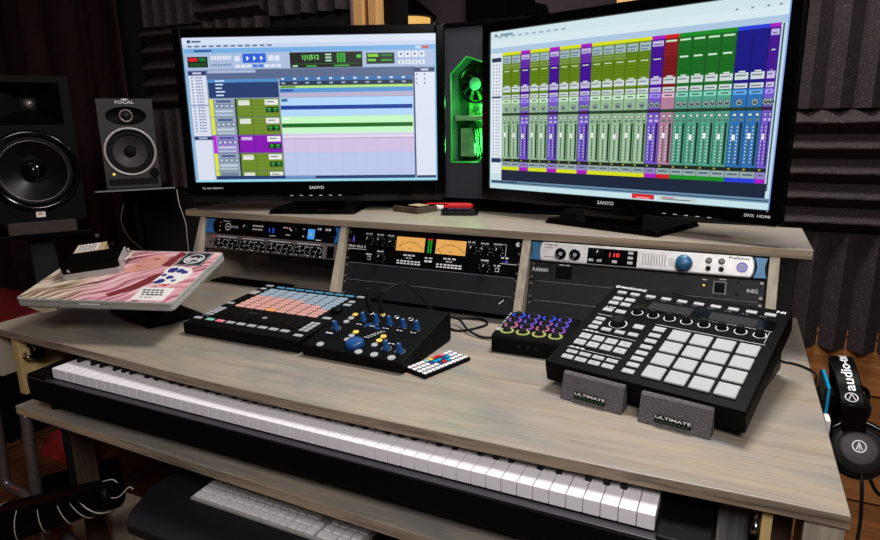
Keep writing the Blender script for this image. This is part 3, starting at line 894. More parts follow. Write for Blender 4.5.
def television(label, ox, oy, oz, yaw, W, picture, base_w, base_yaw, base_c, marks):
    H = W * 9 / 16
    T = at(ox, oy, oz, yaw) @ FRONT            # x right, y up, z out of the screen
    t = thing('television', label, 'television', at(ox, oy, SZ, yaw))
    I = Matrix.Translation((0, 0, oz - SZ)) @ FRONT
    bl, bt, bb = 0.024, 0.024, (0.042 if marks == 'left' else 0.028)
    m = MB(I)
    m.box(-bl, W + bl, -bb, H + bt, -0.020, -0.004)
    m.taper(0.05, W - 0.05, 0.03, H - 0.04, -0.020, -0.075, 0.04)
    m.build('back_shell', 'black', t, 0.004)
    f = MB(I)
    f.box(-bl, 0.0, -bb, H + bt, -0.004, 0.006); f.box(W, W + bl, -bb, H + bt, -0.004, 0.006)
    f.box(0, W, H, H + bt, -0.004, 0.006); f.box(0, W, -bb, 0, -0.004, 0.006)
    f.build('bezel', 'black_gloss', t, 0.003)
    c = MB(I)
    ch = 0.016 if marks == 'left' else 0.004
    c.prism([(-bb - ch, 0.0), (-bb - 0.001, 0.0045), (-bb - 0.001, -0.02), (-bb - ch, -0.018)], -bl + 0.01, W + bl - 0.01, 'x', T=Matrix(((1, 0, 0, 0), (0, 1, 0, 0), (0, 0, 1, 0), (0, 0, 0, 1))))
    c.build('chin', 'case' if marks == 'left' else 'black_gloss', t, 0.001)
    p = picture(W, H)
    p.T = I
    for k, v in enumerate(p.v):
        p.v[k] = I @ (v + Vector((0, 0, -0.0015)))
    p.build('screen', 'screen', t, recalc=False)
    lg = MB(I)
    lg.text('SANYO', W * 0.5 + (0.003 if marks == 'left' else 0.002), -0.022 if marks == 'left' else -0.0175, 0.0064, w=0.042, h=0.0085, align='c')
    lg.build('brand_lettering', 'ink', t)
    lg = MB(I)
    if marks == 'left':
        lg.text('LED  HIGH  DEFINITION', 0.02, -0.020, 0.0064, w=0.06, h=0.005)
        for k in range(6):
            lg.rect(W * 0.5 - 0.075 + k * 0.028, W * 0.5 - 0.066 + k * 0.028, -bb + 0.001, -bb + 0.0028, 0.0064)
    else:
        lg.text('DIVX', W - 0.043, -0.0155, 0.0064, w=0.019, h=0.0060)
        lg.text('HDMI', W - 0.019, -0.0150, 0.0064, w=0.024, h=0.0052)
        for k in range(5):
            lg.rect(W * 0.70 + k * 0.024, W * 0.70 + 0.008 + k * 0.024, -bb + 0.003, -bb + 0.0045, 0.0064)
    lg.build('marking', 'ink', t)
    nk = MB(I)
    nk.box(W * 0.5 - 0.07, W * 0.5 + 0.07, SZ - oz + 0.012, -bb + 0.002, -0.050, -0.021)
    nk.build('neck', 'black_gloss', t, 0.004)
    bs = MB(at(base_c[0] - ox, base_c[1] - oy, 0))
    bs.T = at(ox, oy, SZ, yaw).inverted() @ at(base_c[0], base_c[1], SZ, base_yaw)
    bs.taper(-base_w / 2, base_w / 2, 0.0, 0.20, 0.0002, 0.013, 0.006)
    bs.build('base', 'black_gloss', t, 0.002)
    return t
television('left flat screen television showing a track editor with blue and green lanes', -0.1366, 0.5695, 1.0619, 0.4043, 0.70, left_picture, 0.25, 0.32, (0.212, 0.640), 'left')
television('right flat screen television showing a mixer of green and purple channels', 0.6757, 0.8192, 1.0482, -0.3284, 0.70, right_picture, 0.30, -0.37, (0.996, 0.671), 'right')

# ================================================================== RACK UNITS
U = 0.04445
RW = 0.4826
_s, _c = math.sin(PHI), math.cos(PHI)
def rack_frame(x, n):
    """top-left corner of a unit n heights down: x right, y up the face, z out of the face"""
    return Matrix(((1, 0, 0, x), (0, _s, -_c, RY - _s * U * n), (0, _c, _s, RZ - _c * U * n), (0, 0, 0, 1)))
def rack_unit(name, label, x, n, h, depth, plate='panel', group=None, ears=None, bevel=0.0008):
    T = rack_frame(x, n)
    t = thing(name, label, 'rack unit', T, group)
    H = h * U - 0.0008
    MB().box(0.022, RW - 0.022, -H + 0.001, -0.001, -depth, -0.0035).build('chassis', 'black_matt', t)
    f = MB()
    f.box(0.0015, RW - 0.0015, -H, -0.0004, -0.0035, 0.0)
    f.build('faceplate', plate, t, bevel)
    sc = MB()
    for sx in (0.008, RW - 0.008):
        for sy in ((-0.007, -H + 0.007) if h < 2 else (-0.010, -H / 2 - 0.012, -H / 2 + 0.012, -H + 0.010)):
            sc.cyl(sx, sy, 0, 0.0018, 0.0032, 10)
    sc.build('rack_screws', 'steel', t)
    return t
def knob(t, x, y, r, h, body='black', mark='ink', ang=2.2, name='knob', z=0.0):
    k = MB()
    k.lathe([(r * 1.12, 0), (r * 1.12, h * 0.12), (r, h * 0.2), (r * 0.88, h * 0.92), (r * 0.78, h)], 20, 0)
    k.box(-r * 0.10, r * 0.10, r * 0.15, r * 0.85, h, h + 0.0005, 1, T=Matrix.Rotation(ang - PI / 2, 4, 'Z'))
    o = k.build(name, [body, mark], t)
    o.location = (x, y, z)
    return o
def ticks(b, x, y, r, n=11, mi=0, z=0.0003, l=0.003, wd=0.0007):
    for k in range(n):
        a = math.radians(225 - 270 * k / (n - 1))
        b.rect(r, r + l, -wd / 2, wd / 2, z, mi, T=Matrix.Translation((x, y, 0)) @ Matrix.Rotation(a, 4, 'Z'))
def ringmesh(b, x, y, r0, r1, z, n=28, mi=0):
    vs = []; fs = []
    for k in range(n):
        a = 2 * PI * k / n
        vs += [(x + r0 * math.cos(a), y + r0 * math.sin(a), z), (x + r1 * math.cos(a), y + r1 * math.sin(a), z)]
    for k in range(n):
        k2 = (k + 1) % n
        fs.append((2 * k, 2 * k + 1, 2 * k2 + 1, 2 * k2))
    b.put(vs, fs, mi)
def scribble(b, x, y, w, h=0.0022, mi=0, z=0.0003, n=4):
    """tiny unreadable print as a few dashes"""
    rnd = random.Random(int(x * 9999) + int(y * 7777))
    u = x
    for k in range(n):
        ww = w / n * rnd.uniform(0.6, 0.9)
        b.rect(u, u + ww, y, y + h, z, mi)
        u += w / n

X1, X2, X3 = -0.1400, 0.3615, 0.8649
# --- left bay: blue eared processor
t = rack_unit('rack_processor', 'slim black rack unit with blue ears and a round white logo, top of left bay', X1, 0, 1, 0.20, 'black')
e = MB()
e.prism([(0.001, -0.001), (0.036, -0.001), (0.028, -0.010), (0.024, -0.022), (0.028, -0.034), (0.036, -0.0435), (0.001, -0.0435)], 0, 0.004, 'z')
e.build('blue_ear', 'blue_ear', t, 0.0008)
e = MB()
e.prism([(RW - 0.001, -0.001), (RW - 0.022, -0.001), (RW - 0.014, -0.022), (RW - 0.022, -0.0435), (RW - 0.001, -0.0435)], 0, 0.004, 'z')
e.build('blue_ear', 'blue_ear', t, 0.0008)
l = MB()
ringmesh(l, 0.0835, -0.021, 0.0085, 0.0110, 0.0004)
l.rect(0.079, 0.088, -0.0225, -0.0195, 0.0004)
l.text('STUDIO', 0.096, -0.0235, 0.0004, h=0.0055, w=0.026)
for k in range(3):
    l.cyl(0.0520, -0.009 - k * 0.0125, 0, 0.0006, 0.0018, 10)
scribble(l, 0.062, -0.0065, 0.03); scribble(l, 0.175, -0.015, 0.040, 0.004); scribble(l, 0.175, -0.025, 0.04, 0.004)
scribble(l, 0.240, -0.0385, 0.024, 0.005, n=3); scribble(l, 0.285, -0.0135, 0.030, 0.003, n=3); scribble(l, 0.296, -0.033, 0.018, 0.003, n=2)
scribble(l, 0.402, -0.012, 0.014, 0.006, n=2); scribble(l, 0.428, -0.012, 0.020, 0.006, n=2); scribble(l, 0.40, -0.0405, 0.018, 0.003, n=2)
scribble(l, 0.354, -0.014, 0.008, 0.004, n=1); scribble(l, 0.354, -0.034, 0.008, 0.004, n=1)
l.build('lettering', 'ink', t)
l = MB(); l.rect(0.0925, 0.124, -0.0262, -0.0248, 0.0004); l.build('blue_line', 'blue', t)
d = MB(); d.box(0.224, 0.268, -0.036, -0.009, 0, 0.0008); d.build('display', 'black_gloss', t)
d = MB(); d.text('1 5', 0.246, -0.029, 0.0012, h=0.013, align='c'); d.build('digits', 'blue_led', t)
knob(t, 0.152, -0.0215, 0.011, 0.014, ang=1.0)
knob(t, 0.330, -0.0215, 0.013, 0.015, ang=2.6)
d = MB(); d.box(0.372, 0.394, -0.038, -0.0105, 0, 0.002); d.build('lit_key', 'sky_led', t, 0.0006)
d = MB(); d.text('B', 0.383, -0.029, 0.0023, h=0.010, align='c'); d.build('lettering', 'ink', t)
d = MB(); d.box(0.424, 0.448, -0.040, -0.015, 0, 0.003); d.build('button', 'black_matt', t, 0.0008)
d = MB(); d.cyl(0.410, -0.0275, 0, 0.003, 0.005, 14); d.build('jack_socket', 'black_gloss', t)
d = MB(); d.cyl(0.300, -0.0135, 0, 0.001, 0.0012, 8); d.build('indicator', 'red_led', t)
d = MB(); d.rect(0.452, 0.472, -0.0285, -0.0255, 0.0003); d.build('blue_line', 'blue', t)

# --- left bay: pale preamp strip with many small knobs
t = rack_unit('rack_preamp', 'pale grey rack unit crowded with small black knobs, under the blue eared unit', X1, 1, 1, 0.16, 'grey_plate')
b = MB()
for k in range(4):
    x = 0.040 + k * 0.098
    b.box(x, x + 0.092, -0.042, -0.0115, 0, 0.0006)
b.build('knob_field', 'black', t)
b = MB()
for k in range(4):
    x = 0.040 + k * 0.098
    b.rect(x + 0.002, x + 0.086, -0.0098, -0.0045, 0.0003)
b.rect(0.018, 0.026, -0.028, -0.022, 0.0003)
b.build('print_bar', 'ink_black', t)
b = MB()
for k in range(4):
    x = 0.040 + k * 0.098
    b.rect(x + 0.004, x + 0.084, -0.0085, -0.0062, 0.0005)
    for j in range(9):
        scribble(b, x + 0.003 + j * 0.010, -0.0165 if j % 2 else -0.0405, 0.008, 0.0022, z=0.0009, n=2)
    for j in range(5):
        ringmesh(b, x + 0.010 + j * 0.018, -0.0225 - 0.010 * (j % 2), 0.0066, 0.0074, 0.0009, 16)
b.build('lettering', 'ink', t)
for k in range(4):
    x = 0.040 + k * 0.098
    for j in range(5):
        knob(t, x + 0.010 + j * 0.018, -0.0225 - 0.010 * (j % 2), 0.0056, 0.012, ang=0.6 + j, z=0.0006)
    for j in range(3):
        d = MB(); d.box(x + 0.018 + j * 0.018, x + 0.024 + j * 0.018, -0.040, -0.035, 0.0006, 0.002); d.build('button', 'btn' if j != 1 else 'ink_dim', t)
d = MB(); d.box(0.4415, 0.4635, -0.0405, -0.0085, 0, 0.002); d.box(0.445, 0.460, -0.037, -0.012, 0.002, 0.005); d.build('power_switch', 'black_gloss', t, 0.0006)
d = MB(); d.cyl(0.032, -0.0085, 0, 0.0012, 0.0014, 8); d.build('indicator', 'red_led', t)

# --- middle bay: two channel compressor
t = rack_unit('rack_compressor', 'tall black rack unit with two glowing amber needle meters, middle bay', X2, 0, 2, 0.13, 'black')
for i, x in enumerate((0.150, 0.261)):
    m = MB(); m.box(x - 0.003, x + 0.083, -0.0515, -0.0095, 0, 0.003); m.build('meter_frame', 'black_gloss', t, 0.0008)
    m = MB(); m.box(x, x + 0.080, -0.048, -0.0125, 0.003, 0.0034); m.build('meter_face', 'amber', t)
    m = MB()
    for k in range(13):
        a = math.radians(140 - 100 * k / 12)
        m.rect(0.046, 0.050 if k % 3 else 0.053, -0.0003, 0.0003, 0.0037, T=Matrix.Translation((x + 0.040, -0.071, 0)) @ Matrix.Rotation(a, 4, 'Z'))
    for k in range(12):
        a0 = math.radians(140 - 100 * k / 12); a1 = math.radians(140 - 100 * (k + 1) / 12)
        m.put([(x + 0.040 + r * math.cos(a), -0.071 + r * math.sin(a), 0.0037) for a in (a0, a1) for r in (0.0455, 0.0464)], [(0, 1, 3, 2)])
    m.text('VU', x + 0.040, -0.044, 0.0037, h=0.004, align='c')
    m.rect(0.024, 0.0525, -0.0004, 0.0004, 0.0040, T=Matrix.Translation((x + 0.040, -0.071, 0)) @ Matrix.Rotation(math.radians(128 if i == 0 else 134), 4, 'Z'))
    m.build('needle_scale', 'ink_black', t)
m = MB(); m.box(0.234, 0.253, -0.052, -0.010, 0, 0.002); m.build('led_window', 'black_gloss', t)
for k in range(9):
    m = MB()
    for q in (0.2385, 0.2455):
        m.box(q, q + 0.004, -0.0155 - k * 0.0040, -0.0130 - k * 0.0040, 0.002, 0.0028)
    m.build('indicator', 'red_led' if k < 1 else 'green_led', t)
for (x, y, r) in ((0.066, -0.028, 0.0085), (0.0995, -0.0285, 0.0085), (0.132, -0.029, 0.0085), (0.105, -0.071, 0.0085), (0.355, -0.030, 0.0085), (0.3885, -0.031, 0.0085), (0.421, -0.0305, 0.0085), (0.3925, -0.071, 0.0085)):
    knob(t, x, y, r, 0.014, ang=random.uniform(0.2, 3))
l = MB()
for (x, y) in ((0.066, -0.028), (0.0995, -0.0285), (0.132, -0.029), (0.105, -0.071), (0.355, -0.030), (0.3885, -0.031), (0.421, -0.0305), (0.3925, -0.071)):
    ticks(l, x, y, 0.0115, 9)
    scribble(l, x - 0.011, y + 0.0155, 0.022, 0.003, n=2)
l.build('knob_print', 'ink', t)
l = MB()
l.text('PRO VLA II', 0.006, -0.049, 0.0003, h=0.0062, w=0.052)
l.rect(0.004, 0.062, -0.0535, -0.0522, 0.0003)
l.build('brand_lettering', 'ink', t)
l = MB()
for x in (0.190, 0.301):
    scribble(l, x - 0.018, -0.060, 0.036, 0.004, n=3); scribble(l, x - 0.010, -0.066, 0.02, 0.002, n=2)
    for k in range(2):
        scribble(l, x - 0.035, -0.075 - k * 0.006, 0.070, 0.0035, n=7)
scribble(l, 0.233, -0.062, 0.022, 0.003, n=2); scribble(l, 0.233, -0.071, 0.022, 0.005, n=2)
for x in (0.072, 0.4249):
    l.rect(x - 0.005, x + 0.005, -0.0785, -0.0770, 0.0003); l.rect(x - 0.005, x + 0.005, -0.0700, -0.0685, 0.0003)
    l.rect(x - 0.005, x - 0.0035, -0.078, -0.069, 0.0003); l.rect(x + 0.0035, x + 0.005, -0.078, -0.069, 0.0003)
    scribble(l, x - 0.010, -0.0655, 0.02, 0.003, n=2)
l.rect(0.409, 0.442, -0.0135, -0.0125, 0.0003); l.rect(0.441, 0.442, -0.042, -0.0125, 0.0003); scribble(l, 0.432, -0.046, 0.02, 0.003, n=2)
l.rect(0.43, 0.478, -0.0585, -0.0575, 0.0003); l.cyl(0.470, -0.0105, 0, 0.001, 0.0055, 16)
l.build('lettering', 'ink', t)
l = MB(); l.text('A', 0.016, -0.036, 0.0004, h=0.018, w=0.007); l.build('violet_lamp', 'violet_led', t)
l = MB(); l.cyl(0.446, -0.0530, 0, 0.001, 0.0028, 12); l.cyl(0.437, -0.0545, 0, 0.001, 0.0014, 12); l.build('violet_lamp', 'violet_led', t)
for x in (0.072, 0.4249):
    d = MB(); d.box(x - 0.003, x + 0.003, -0.0765, -0.0705, 0, 0.003); d.build('button', 'black_matt', t)

# --- blank panels
def blank(x, n, label, tick=False):
    t = rack_unit('blank_panel', label, x, n, 1, 0.004, 'blank', 'blank rack panels', bevel=0.0006)
    e = MB(); e.box(0.019 if x > 0.8 else 0.012, RW - 0.012, -0.0008, 0.0, 0.0, 0.0009); e.build('lip', 'steel' if False else 'ink_dim', t)
    if tick:
        c_ = MB(); c_.put([(0.438, -0.0185, 0.0003), (0.440, -0.020, 0.0003), (0.4425, -0.0165, 0.0003), (0.4415, -0.0155, 0.0003), (0.4490, -0.0085, 0.0003), (0.4500, -0.0098, 0.0003)], [(0, 1, 2, 3), (3, 2, 5, 4)])
        c_.build('paint_chip', 'ink', t)
    return t
blank(X2, 2, 'plain dark blank rack panel directly under the amber meter unit')
blank(X2, 3, 'plain dark blank rack panel with a white scratch, lowest in the middle bay', True)

# --- right bay: silver interface
t = rack_unit('audio_interface', 'silver rack unit with big blue dial and blue ears, top of right bay', X3, 0, 1, 0.20, 'black')
for sgn in (0, 1):
    pts = [(0.001, -0.002), (0.026, -0.001), (0.022, -0.012), (0.020, -0.022), (0.022, -0.032), (0.026, -0.0430), (0.001, -0.0425), (0.004, -0.032), (0.0055, -0.022), (0.004, -0.012)]
    if sgn:
        pts = [(RW - x, y) for x, y in pts][::-1]
    e = MB(); e.prism(pts, 0, 0.012, 'z'); e.build('blue_ear', 'blue_steel', t, 0.001)
f = MB()
f.prism([(0.027, -0.0008), (RW - 0.029, -0.0008), (RW - 0.025, -0.010), (RW - 0.0235, -0.022), (RW - 0.025, -0.034), (RW - 0.029, -0.0435), (0.027, -0.0435), (0.0235, -0.034), (0.022, -0.022), (0.0235, -0.010)], 0, 0.014, 'z')
f.build('silver_front', 'silver', t, 0.003, 3)
Z = 0.014
for x in (0.0715, 0.1035):
    j = MB(); j.lathe([(0.0125, Z), (0.0125, Z + 0.003), (0.009, Z + 0.003), (0.008, Z + 0.001)], 24, 0); j.cyl(x * 0, 0, Z, Z + 0.0015, 0.0045, 12, 1)
    o = j.build('input_jack', ['black_gloss', 'ink_dim'], t); o.location = (x, -0.025, 0)
d = MB(); d.box(0.131, 0.236, -0.0415, -0.0065, Z - 0.001, Z + 0.0008); d.build('display_panel', 'black_gloss', t, 0.002)
knob(t, 0.152, -0.0185, 0.0085, 0.010, 'black', 'ink', 1.2, z=Z + 0.0008)
l = MB(); ticks(l, 0.152, -0.0185, 0.0105, 11, z=Z + 0.001)
l.text('STUDIO 192', 0.032, -0.0085, Z + 0.0003, h=0.0042, w=0.030)
l.build('lettering', 'ink_black', t)
d = MB(); d.text('1', 0.178, -0.0235, Z + 0.0011, h=0.009); d.text('10', 0.187, -0.0235, Z + 0.0011, h=0.009, w=0.012); d.build('digits', 'red_led', t)
for (x, y) in ((0.140, -0.0335), (0.157, -0.0335), (0.190, -0.0335), (0.222, -0.0125), (0.222, -0.023), (0.222, -0.0335)):
    q = MB(); q.box(x - 0.0055, x + 0.0055, y - 0.003, y + 0.003, Z, Z + 0.0022); q.build('button', 'btn', t, 0.0008)
g = MB()
for k in range(9):
    for j in range(7):
        g.rect(0.247 + k * 0.0055, 0.2485 + k * 0.0055, -0.0130 - j * 0.0036, -0.0105 - j * 0.0036, Z + 0.0004)
for k in range(3):
    for j in range(5):
        g.rect(0.300 + k * 0.004, 0.3012 + k * 0.004, -0.0185 - j * 0.0036, -0.0165 - j * 0.0036, Z + 0.0004)
scribble(g, 0.034, -0.014, 0.02, 0.0012, z=Z + 0.0004); scribble(g, 0.034, -0.034, 0.026, 0.0012, z=Z + 0.0004); scribble(g, 0.08, -0.0405, 0.014, 0.0012, z=Z + 0.0004, n=2)
g.text('PreSonus', 0.412, -0.0085, Z + 0.0004, h=0.0052, w=0.036)
g.build('print', 'ink_black', t)
k_ = MB(); k_.lathe([(0.0165, 0), (0.0168, 0.004), (0.0160, 0.016), (0.0125, 0.020), (0.004, 0.021)], 32)
o = k_.build('main_dial', 'blue_steel', t); o.location = (0.329, -0.0245, Z)
for x in (0.375, 0.399):
    for y, r in ((-0.0145, 0.0055), (-0.031, 0.0050)):
        if y > -0.02:
            knob(t, x, y, r, 0.009, 'grey_plate', 'ink_black', 1.5, z=Z)
        else:
            q = MB(); q.lathe([(r, Z), (r, Z + 0.002), (r * 0.55, Z + 0.002), (r * 0.5, Z + 0.0005)], 18); o = q.build('jack_socket', 'black_gloss', t); o.location = (x, y, 0)
r_ = MB(); ringmesh(r_, 0.4365, -0.0235, 0.0070, 0.0092, Z + 0.0012); ringmesh(r_, 0.4365, -0.0235, 0.0028, 0.0040, Z + 0.0012); r_.build('lit_ring', 'violet_led', t, recalc=False)
q = MB(); q.cyl(0.4365, -0.0235, Z, Z + 0.0010, 0.0105, 24); q.build('power_button', 'btn', t)

# --- right bay: power conditioner
t = rack_unit('power_conditioner', 'scuffed dark grey rack power strip with one square switch, under the silver unit', X3, 1, 1, 0.16, 'case')
l = MB()
l.text('FURMAN', 0.007, -0.0235, 0.0003, h=0.0085, w=0.036)
l.text('M-8X2', 0.449, -0.0275, 0.0003, h=0.008, w=0.020)
scribble(l, 0.068, -0.0055, 0.028, 0.002, n=2); scribble(l, 0.366, -0.0100, 0.010, 0.002, n=1); scribble(l, 0.398, -0.0065, 0.014, 0.002, n=2)
l.build('lettering', 'ink', t)
o_ = MB(); o_.box(0.062, 0.098, -0.035, -0.009, 0, 0.001, 0)
for dx in (-0.006, 0.006):
    o_.box(0.080 + dx - 0.001, 0.080 + dx + 0.001, -0.021, -0.012, 0.001, 0.0014, 1)
o_.cyl(0.080, -0.027, 0.001, 0.0014, 0.0028, 12, 1)
o_.build('outlet', ['black', 'rubber'], t, 0.0006)
s_w = MB(); s_w.box(0.387, 0.412, -0.036, -0.0095, 0, 0.0025, 0); s_w.box(0.390, 0.409, -0.033, -0.0125, 0.0025, 0.005, 1)
s_w.build('rocker_switch', ['ink_dim', 'black_gloss'], t, 0.0006)
q = MB(); q.cyl(0.370, -0.0205, 0, 0.0015, 0.0022, 12); q.build('indicator', 'yellow_led', t)
q = MB()
for (x, y) in ((0.432, -0.008), (0.432, -0.034), (0.474, -0.010)):
    q.cyl(x, y, 0, 0.001, 0.0028, 10)
q.build('rivets', 'black', t)
blank(X3, 2, 'plain dark blank rack panel directly under the scuffed power strip')
blank(X3, 3, 'plain dark blank rack panel lowest in the right bay, behind the pad controller')

# ================================================================== THINGS ON THE DESK
# --- pad grid controller (64 lit pads)
t = thing('pad_controller', 'flat black controller with a grid of lit salmon and pale blue pads', 'controller', at(0.1748, 0.1985, DT, 0.013, 0.0) @ Matrix.Translation((0, 0, 0.0004)))
JW, JD = 0.320, 0.297
tl = 0.062
def jz(y):
    return 0.0285 + math.tan(tl) * y
b = MB()
b.prism([(0.004, 0.0), (JD - 0.002, 0.0), (JD, 0.004), (JD, jz(JD)), (0.0, jz(0)), (0.0, 0.006)], 0.0, JW, 'x')
b.build('body', 'black_matt', t, 0.003)
S = Matrix.Translation((0, 0, 0.0287)) @ Matrix.Rotation(tl, 4, 'X')
def on(nm, m, x, y, w, d, h=0.0022, bev=0.0009):
    q = MB(S); q.box(x - w / 2, x + w / 2, y - d / 2, y + d / 2, 0, h)
    return q.build(nm, m, t, bev)
for i in range(8):
    x = 0.053 + i * 0.0302
    for j in range(8):
        y = 0.131 + j * 0.0172
        m = 'jam_salmon' if j < 5 - (1 if i > 4 else 0) - (1 if i > 6 else 0) else 'jam_blue'
        if j == 0 and i == 3: m = 'jam_orange'
        on('pad', m, x, y, 0.0252, 0.0122, 0.0030, 0.0014)
    on('bar_button', 'jam_sky', x + 0.004, 0.2765, 0.0240, 0.0070)
    st = MB(S); st.box(x - 0.011, x + 0.011, 0.050, 0.118, 0, 0.0008); st.build('touch_strip', 'black_gloss', t, 0.0004)
    on('button', ('mint' if i == 0 else 'rose' if i == 1 else 'btn'), x - 0.004, 0.0345, 0.0215, 0.0115)
for y, w in ((0.034, 0.022), (0.062, 0.011), (0.0755, 0.011), (0.089, 0.011), (0.1025, 0.011), (0.138, 0.022)):
    on('button', 'btn', 0.0135, y, w * 0.95, 0.0105)
    if w < 0.02:
        on('button', 'btn', 0.0265, y, w * 0.85, 0.0105)
    on('button', 'btn', 0.3035, y - 0.010, w * 0.95, 0.0105)
    if w < 0.02:
        on('button', 'btn', 0.2905, y - 0.010, w * 0.85, 0.0105)
on('button', 'btn', 0.0165, 0.222, 0.020, 0.024); on('button', 'btn', 0.018, 0.279, 0.021, 0.010); on('button', 'btn', 0.018, 0.254, 0.016, 0.010)
for k in range(5):
    on('indicator', 'ink_dim', 0.012 + (k % 2) * 0.012, 0.05 + 0.0035 * (k // 2), 0.005, 0.0016, 0.0006, 0)
kb = MB(S); kb.lathe([(0.0140, 0), (0.0140, 0.007), (0.0125, 0.009), (0.003, 0.0095)], 28, T=Matrix.Translation((0.300, 0.172, 0))); kb.build('dial', 'black', t)
on('button', 'btn', 0.300, 0.218, 0.020, 0.012)
on('button', 'btn', 0.300, 0.240, 0.020, 0.012); on('button', 'btn', 0.300, 0.277, 0.020, 0.010)
l = MB(S); scribble(l, 0.105, 0.100, 0.026, 0.0012, n=8, z=0.001); l.cyl(0.165, 0.084, 0.0008, 0.0011, 0.0065, 20); l.build('print', 'ink_dim', t)

# --- monitor controller with blue knobs
t = thing('monitor_controller', 'black wedge desktop controller with blue knobs and one big blue dial', 'controller', at(0.5065, 0.1985, DT + 0.0004, -0.018))
CW, CD = 0.237, 0.213
ct = 0.19
def cz(y): return 0.0245 + math.tan(ct) * y
b = MB()
b.prism([(0.006, 0.0), (CD - 0.004, 0.0), (CD, 0.006), (CD, cz(CD) - 0.004), (CD - 0.006, cz(CD)), (0.002, 0.0245), (0.0, 0.021), (0.0, 0.006)], 0, CW, 'x')
b.build('body', 'black_matt', t, 0.003)
S = Matrix.Translation((0.0035, 0.0, 0.0247)) @ Matrix.Rotation(ct, 4, 'X')
def disc(nm, m, x, y, r, h=0.0022):
    q = MB(S); q.lathe([(r, 0), (r, h * 0.7), (r * 0.86, h)], 20, T=Matrix.Translation((x, y, 0))); return q.build(nm, m, t)
for (x, y) in ((0.029, 0.0775), (0.067, 0.127), (0.099, 0.128), (0.132, 0.128), (0.1665, 0.126), (0.198, 0.126), (0.178, 0.0365), (0.2095, 0.0345)):
    k = MB()
    k.lathe([(0.0075, 0), (0.0072, 0.003), (0.0056, 0.005), (0.0048, 0.0165), (0.0040, 0.018)], 16, 0)
    k.box(-0.0006, 0.0006, 0.0012, 0.0045, 0.018, 0.0185, 1)
    o = k.build('knob', ['blue', 'ink'], t); o.matrix_local = S @ Matrix.Translation((x, y, 0)) @ Matrix.Rotation(random.uniform(-2, 2), 4, 'Z')
q = MB(S)
q.lathe([(0.0190, 0), (0.0190, 0.004), (0.0180, 0.0085), (0.0150, 0.0105), (0.004, 0.0108)], 36, T=Matrix.Translation((0.1075, 0.0315, 0)))
q.build('main_dial', 'blue', t)
l = MB(S)
for (x, y) in ((0.029, 0.0775), (0.067, 0.127), (0.099, 0.128), (0.132, 0.128), (0.1665, 0.126), (0.198, 0.126), (0.178, 0.0365), (0.2095, 0.0345)):
    ticks(l, x, y, 0.0088, 11, l=0.0022, wd=0.0008)
for k in range(6):
    scribble(l, 0.108 + k * 0.004, 0.064 + k * 0.0062, 0.014, 0.0016, n=2)
l.build('dial_print', 'ink', t)
l = MB(S)
scribble(l, 0.136, 0.170, 0.06, 0.0022, n=6)
l.build('rear_print', 'ink', t)
l = MB(S)
for k in range(5):
    scribble(l, 0.06 + k * 0.033, 0.108, 0.016, 0.0018, n=2)
scribble(l, 0.018, 0.056, 0.018, 0.004, n=3); scribble(l, 0.17, 0.056, 0.016, 0.002, n=2)
l.build('print', 'ink', t)
l = MB(S); l.rect(0.083, 0.112, 0.1135, 0.1185, 0.0003); l.rect(0.083, 0.088, 0.101, 0.1185, 0.0003); l.rect(0.108, 0.122, 0.101, 0.107, 0.0003); l.build('blue_print', 'blue', t)
for (x, y) in ((0.0345, 0.144), (0.0800, 0.0765), (0.1470, 0.0765), (0.1470, 0.0600)): disc('button', 'yellow_btn', x, y, 0.0066)
for (x, y) in ((0.0345, 0.127), (0.0335, 0.110), (0.0800, 0.0605), (0.0800, 0.0440), (0.1470, 0.0420)): disc('button', 'btn', x, y, 0.0066)
for (x, y) in ((0.0360, 0.012), (0.1300, 0.0098), (0.1660, 0.0098), (0.2050, 0.0095)): disc('button', 'btn', x, y, 0.0080)
for x in (0.066, 0.097, 0.132, 0.166):
    q = MB(S); q.lathe([(0.0068, 0), (0.0068, 0.002), (0.0042, 0.002), (0.004, 0.0005)], 18, T=Matrix.Translation((x, 0.158, 0))); q.build('jack_socket', 'chrome', t)
SJ = at(0.5065, 0.1985, DT + 0.0004, -0.018) @ S
def jack(x, y, lean, label, brass):
    T = SJ @ Matrix.Translation((x, y, 0.0023)) @ Matrix.Rotation(lean, 4, 'Y')
    t = thing('headphone_plug', label, 'plug', T)
    q = MB(); q.lathe([(0.0052, 0.0), (0.0052, 0.004), (0.0045, 0.005)], 14); q.build('collar', brass, t)
    q = MB(); q.lathe([(0.0058, 0.005), (0.0058, 0.030), (0.0040, 0.036), (0.0028, 0.048)], 14); q.build('sleeve', 'rubber', t)
    return T
T1 = jack(0.066, 0.158, -0.05, 'black headphone plug standing in the blue knob controller, beside the pad grid', 'black')
T2 = jack(0.097, 0.158, -0.08, 'black headphone plug with brass collar, standing in the blue knob controller', 'yellow_btn')

# --- cables
def cable(label, pts, r=0.0026, m='rubber', name='cable', k=10):
    return tag(MB().tube(pts, r, 8, k=k).build(name, m), label, 'cable')
e1 = T1 @ Vector((0, 0, 0.047)); e2 = T2 @ Vector((0, 0, 0.047))
cable('thin black cable rising from the brass collared plug and looping to the desk', [e2, e2 + Vector((0.012, 0.01, 0.008)), (0.62, 0.43, 0.868), (0.64, 0.47, 0.830), (0.650, 0.53, 0.775), (0.700, 0.545, 0.764), (0.755, 0.560, 0.7632), (0.782, 0.529, 0.7632), (0.758, 0.478, 0.7632), (0.733, 0.462, 0.7632), (0.700, 0.480, 0.7632)])
cable('thin black cable leaving the plug nearest the pad grid, running behind it', [e1, e1 + Vector((-0.004, 0.01, 0.008)), (0.53, 0.44, 0.835), (0.515, 0.49, 0.79), (0.45, 0.525, 0.7640), (0.30, 0.53, 0.7635)])
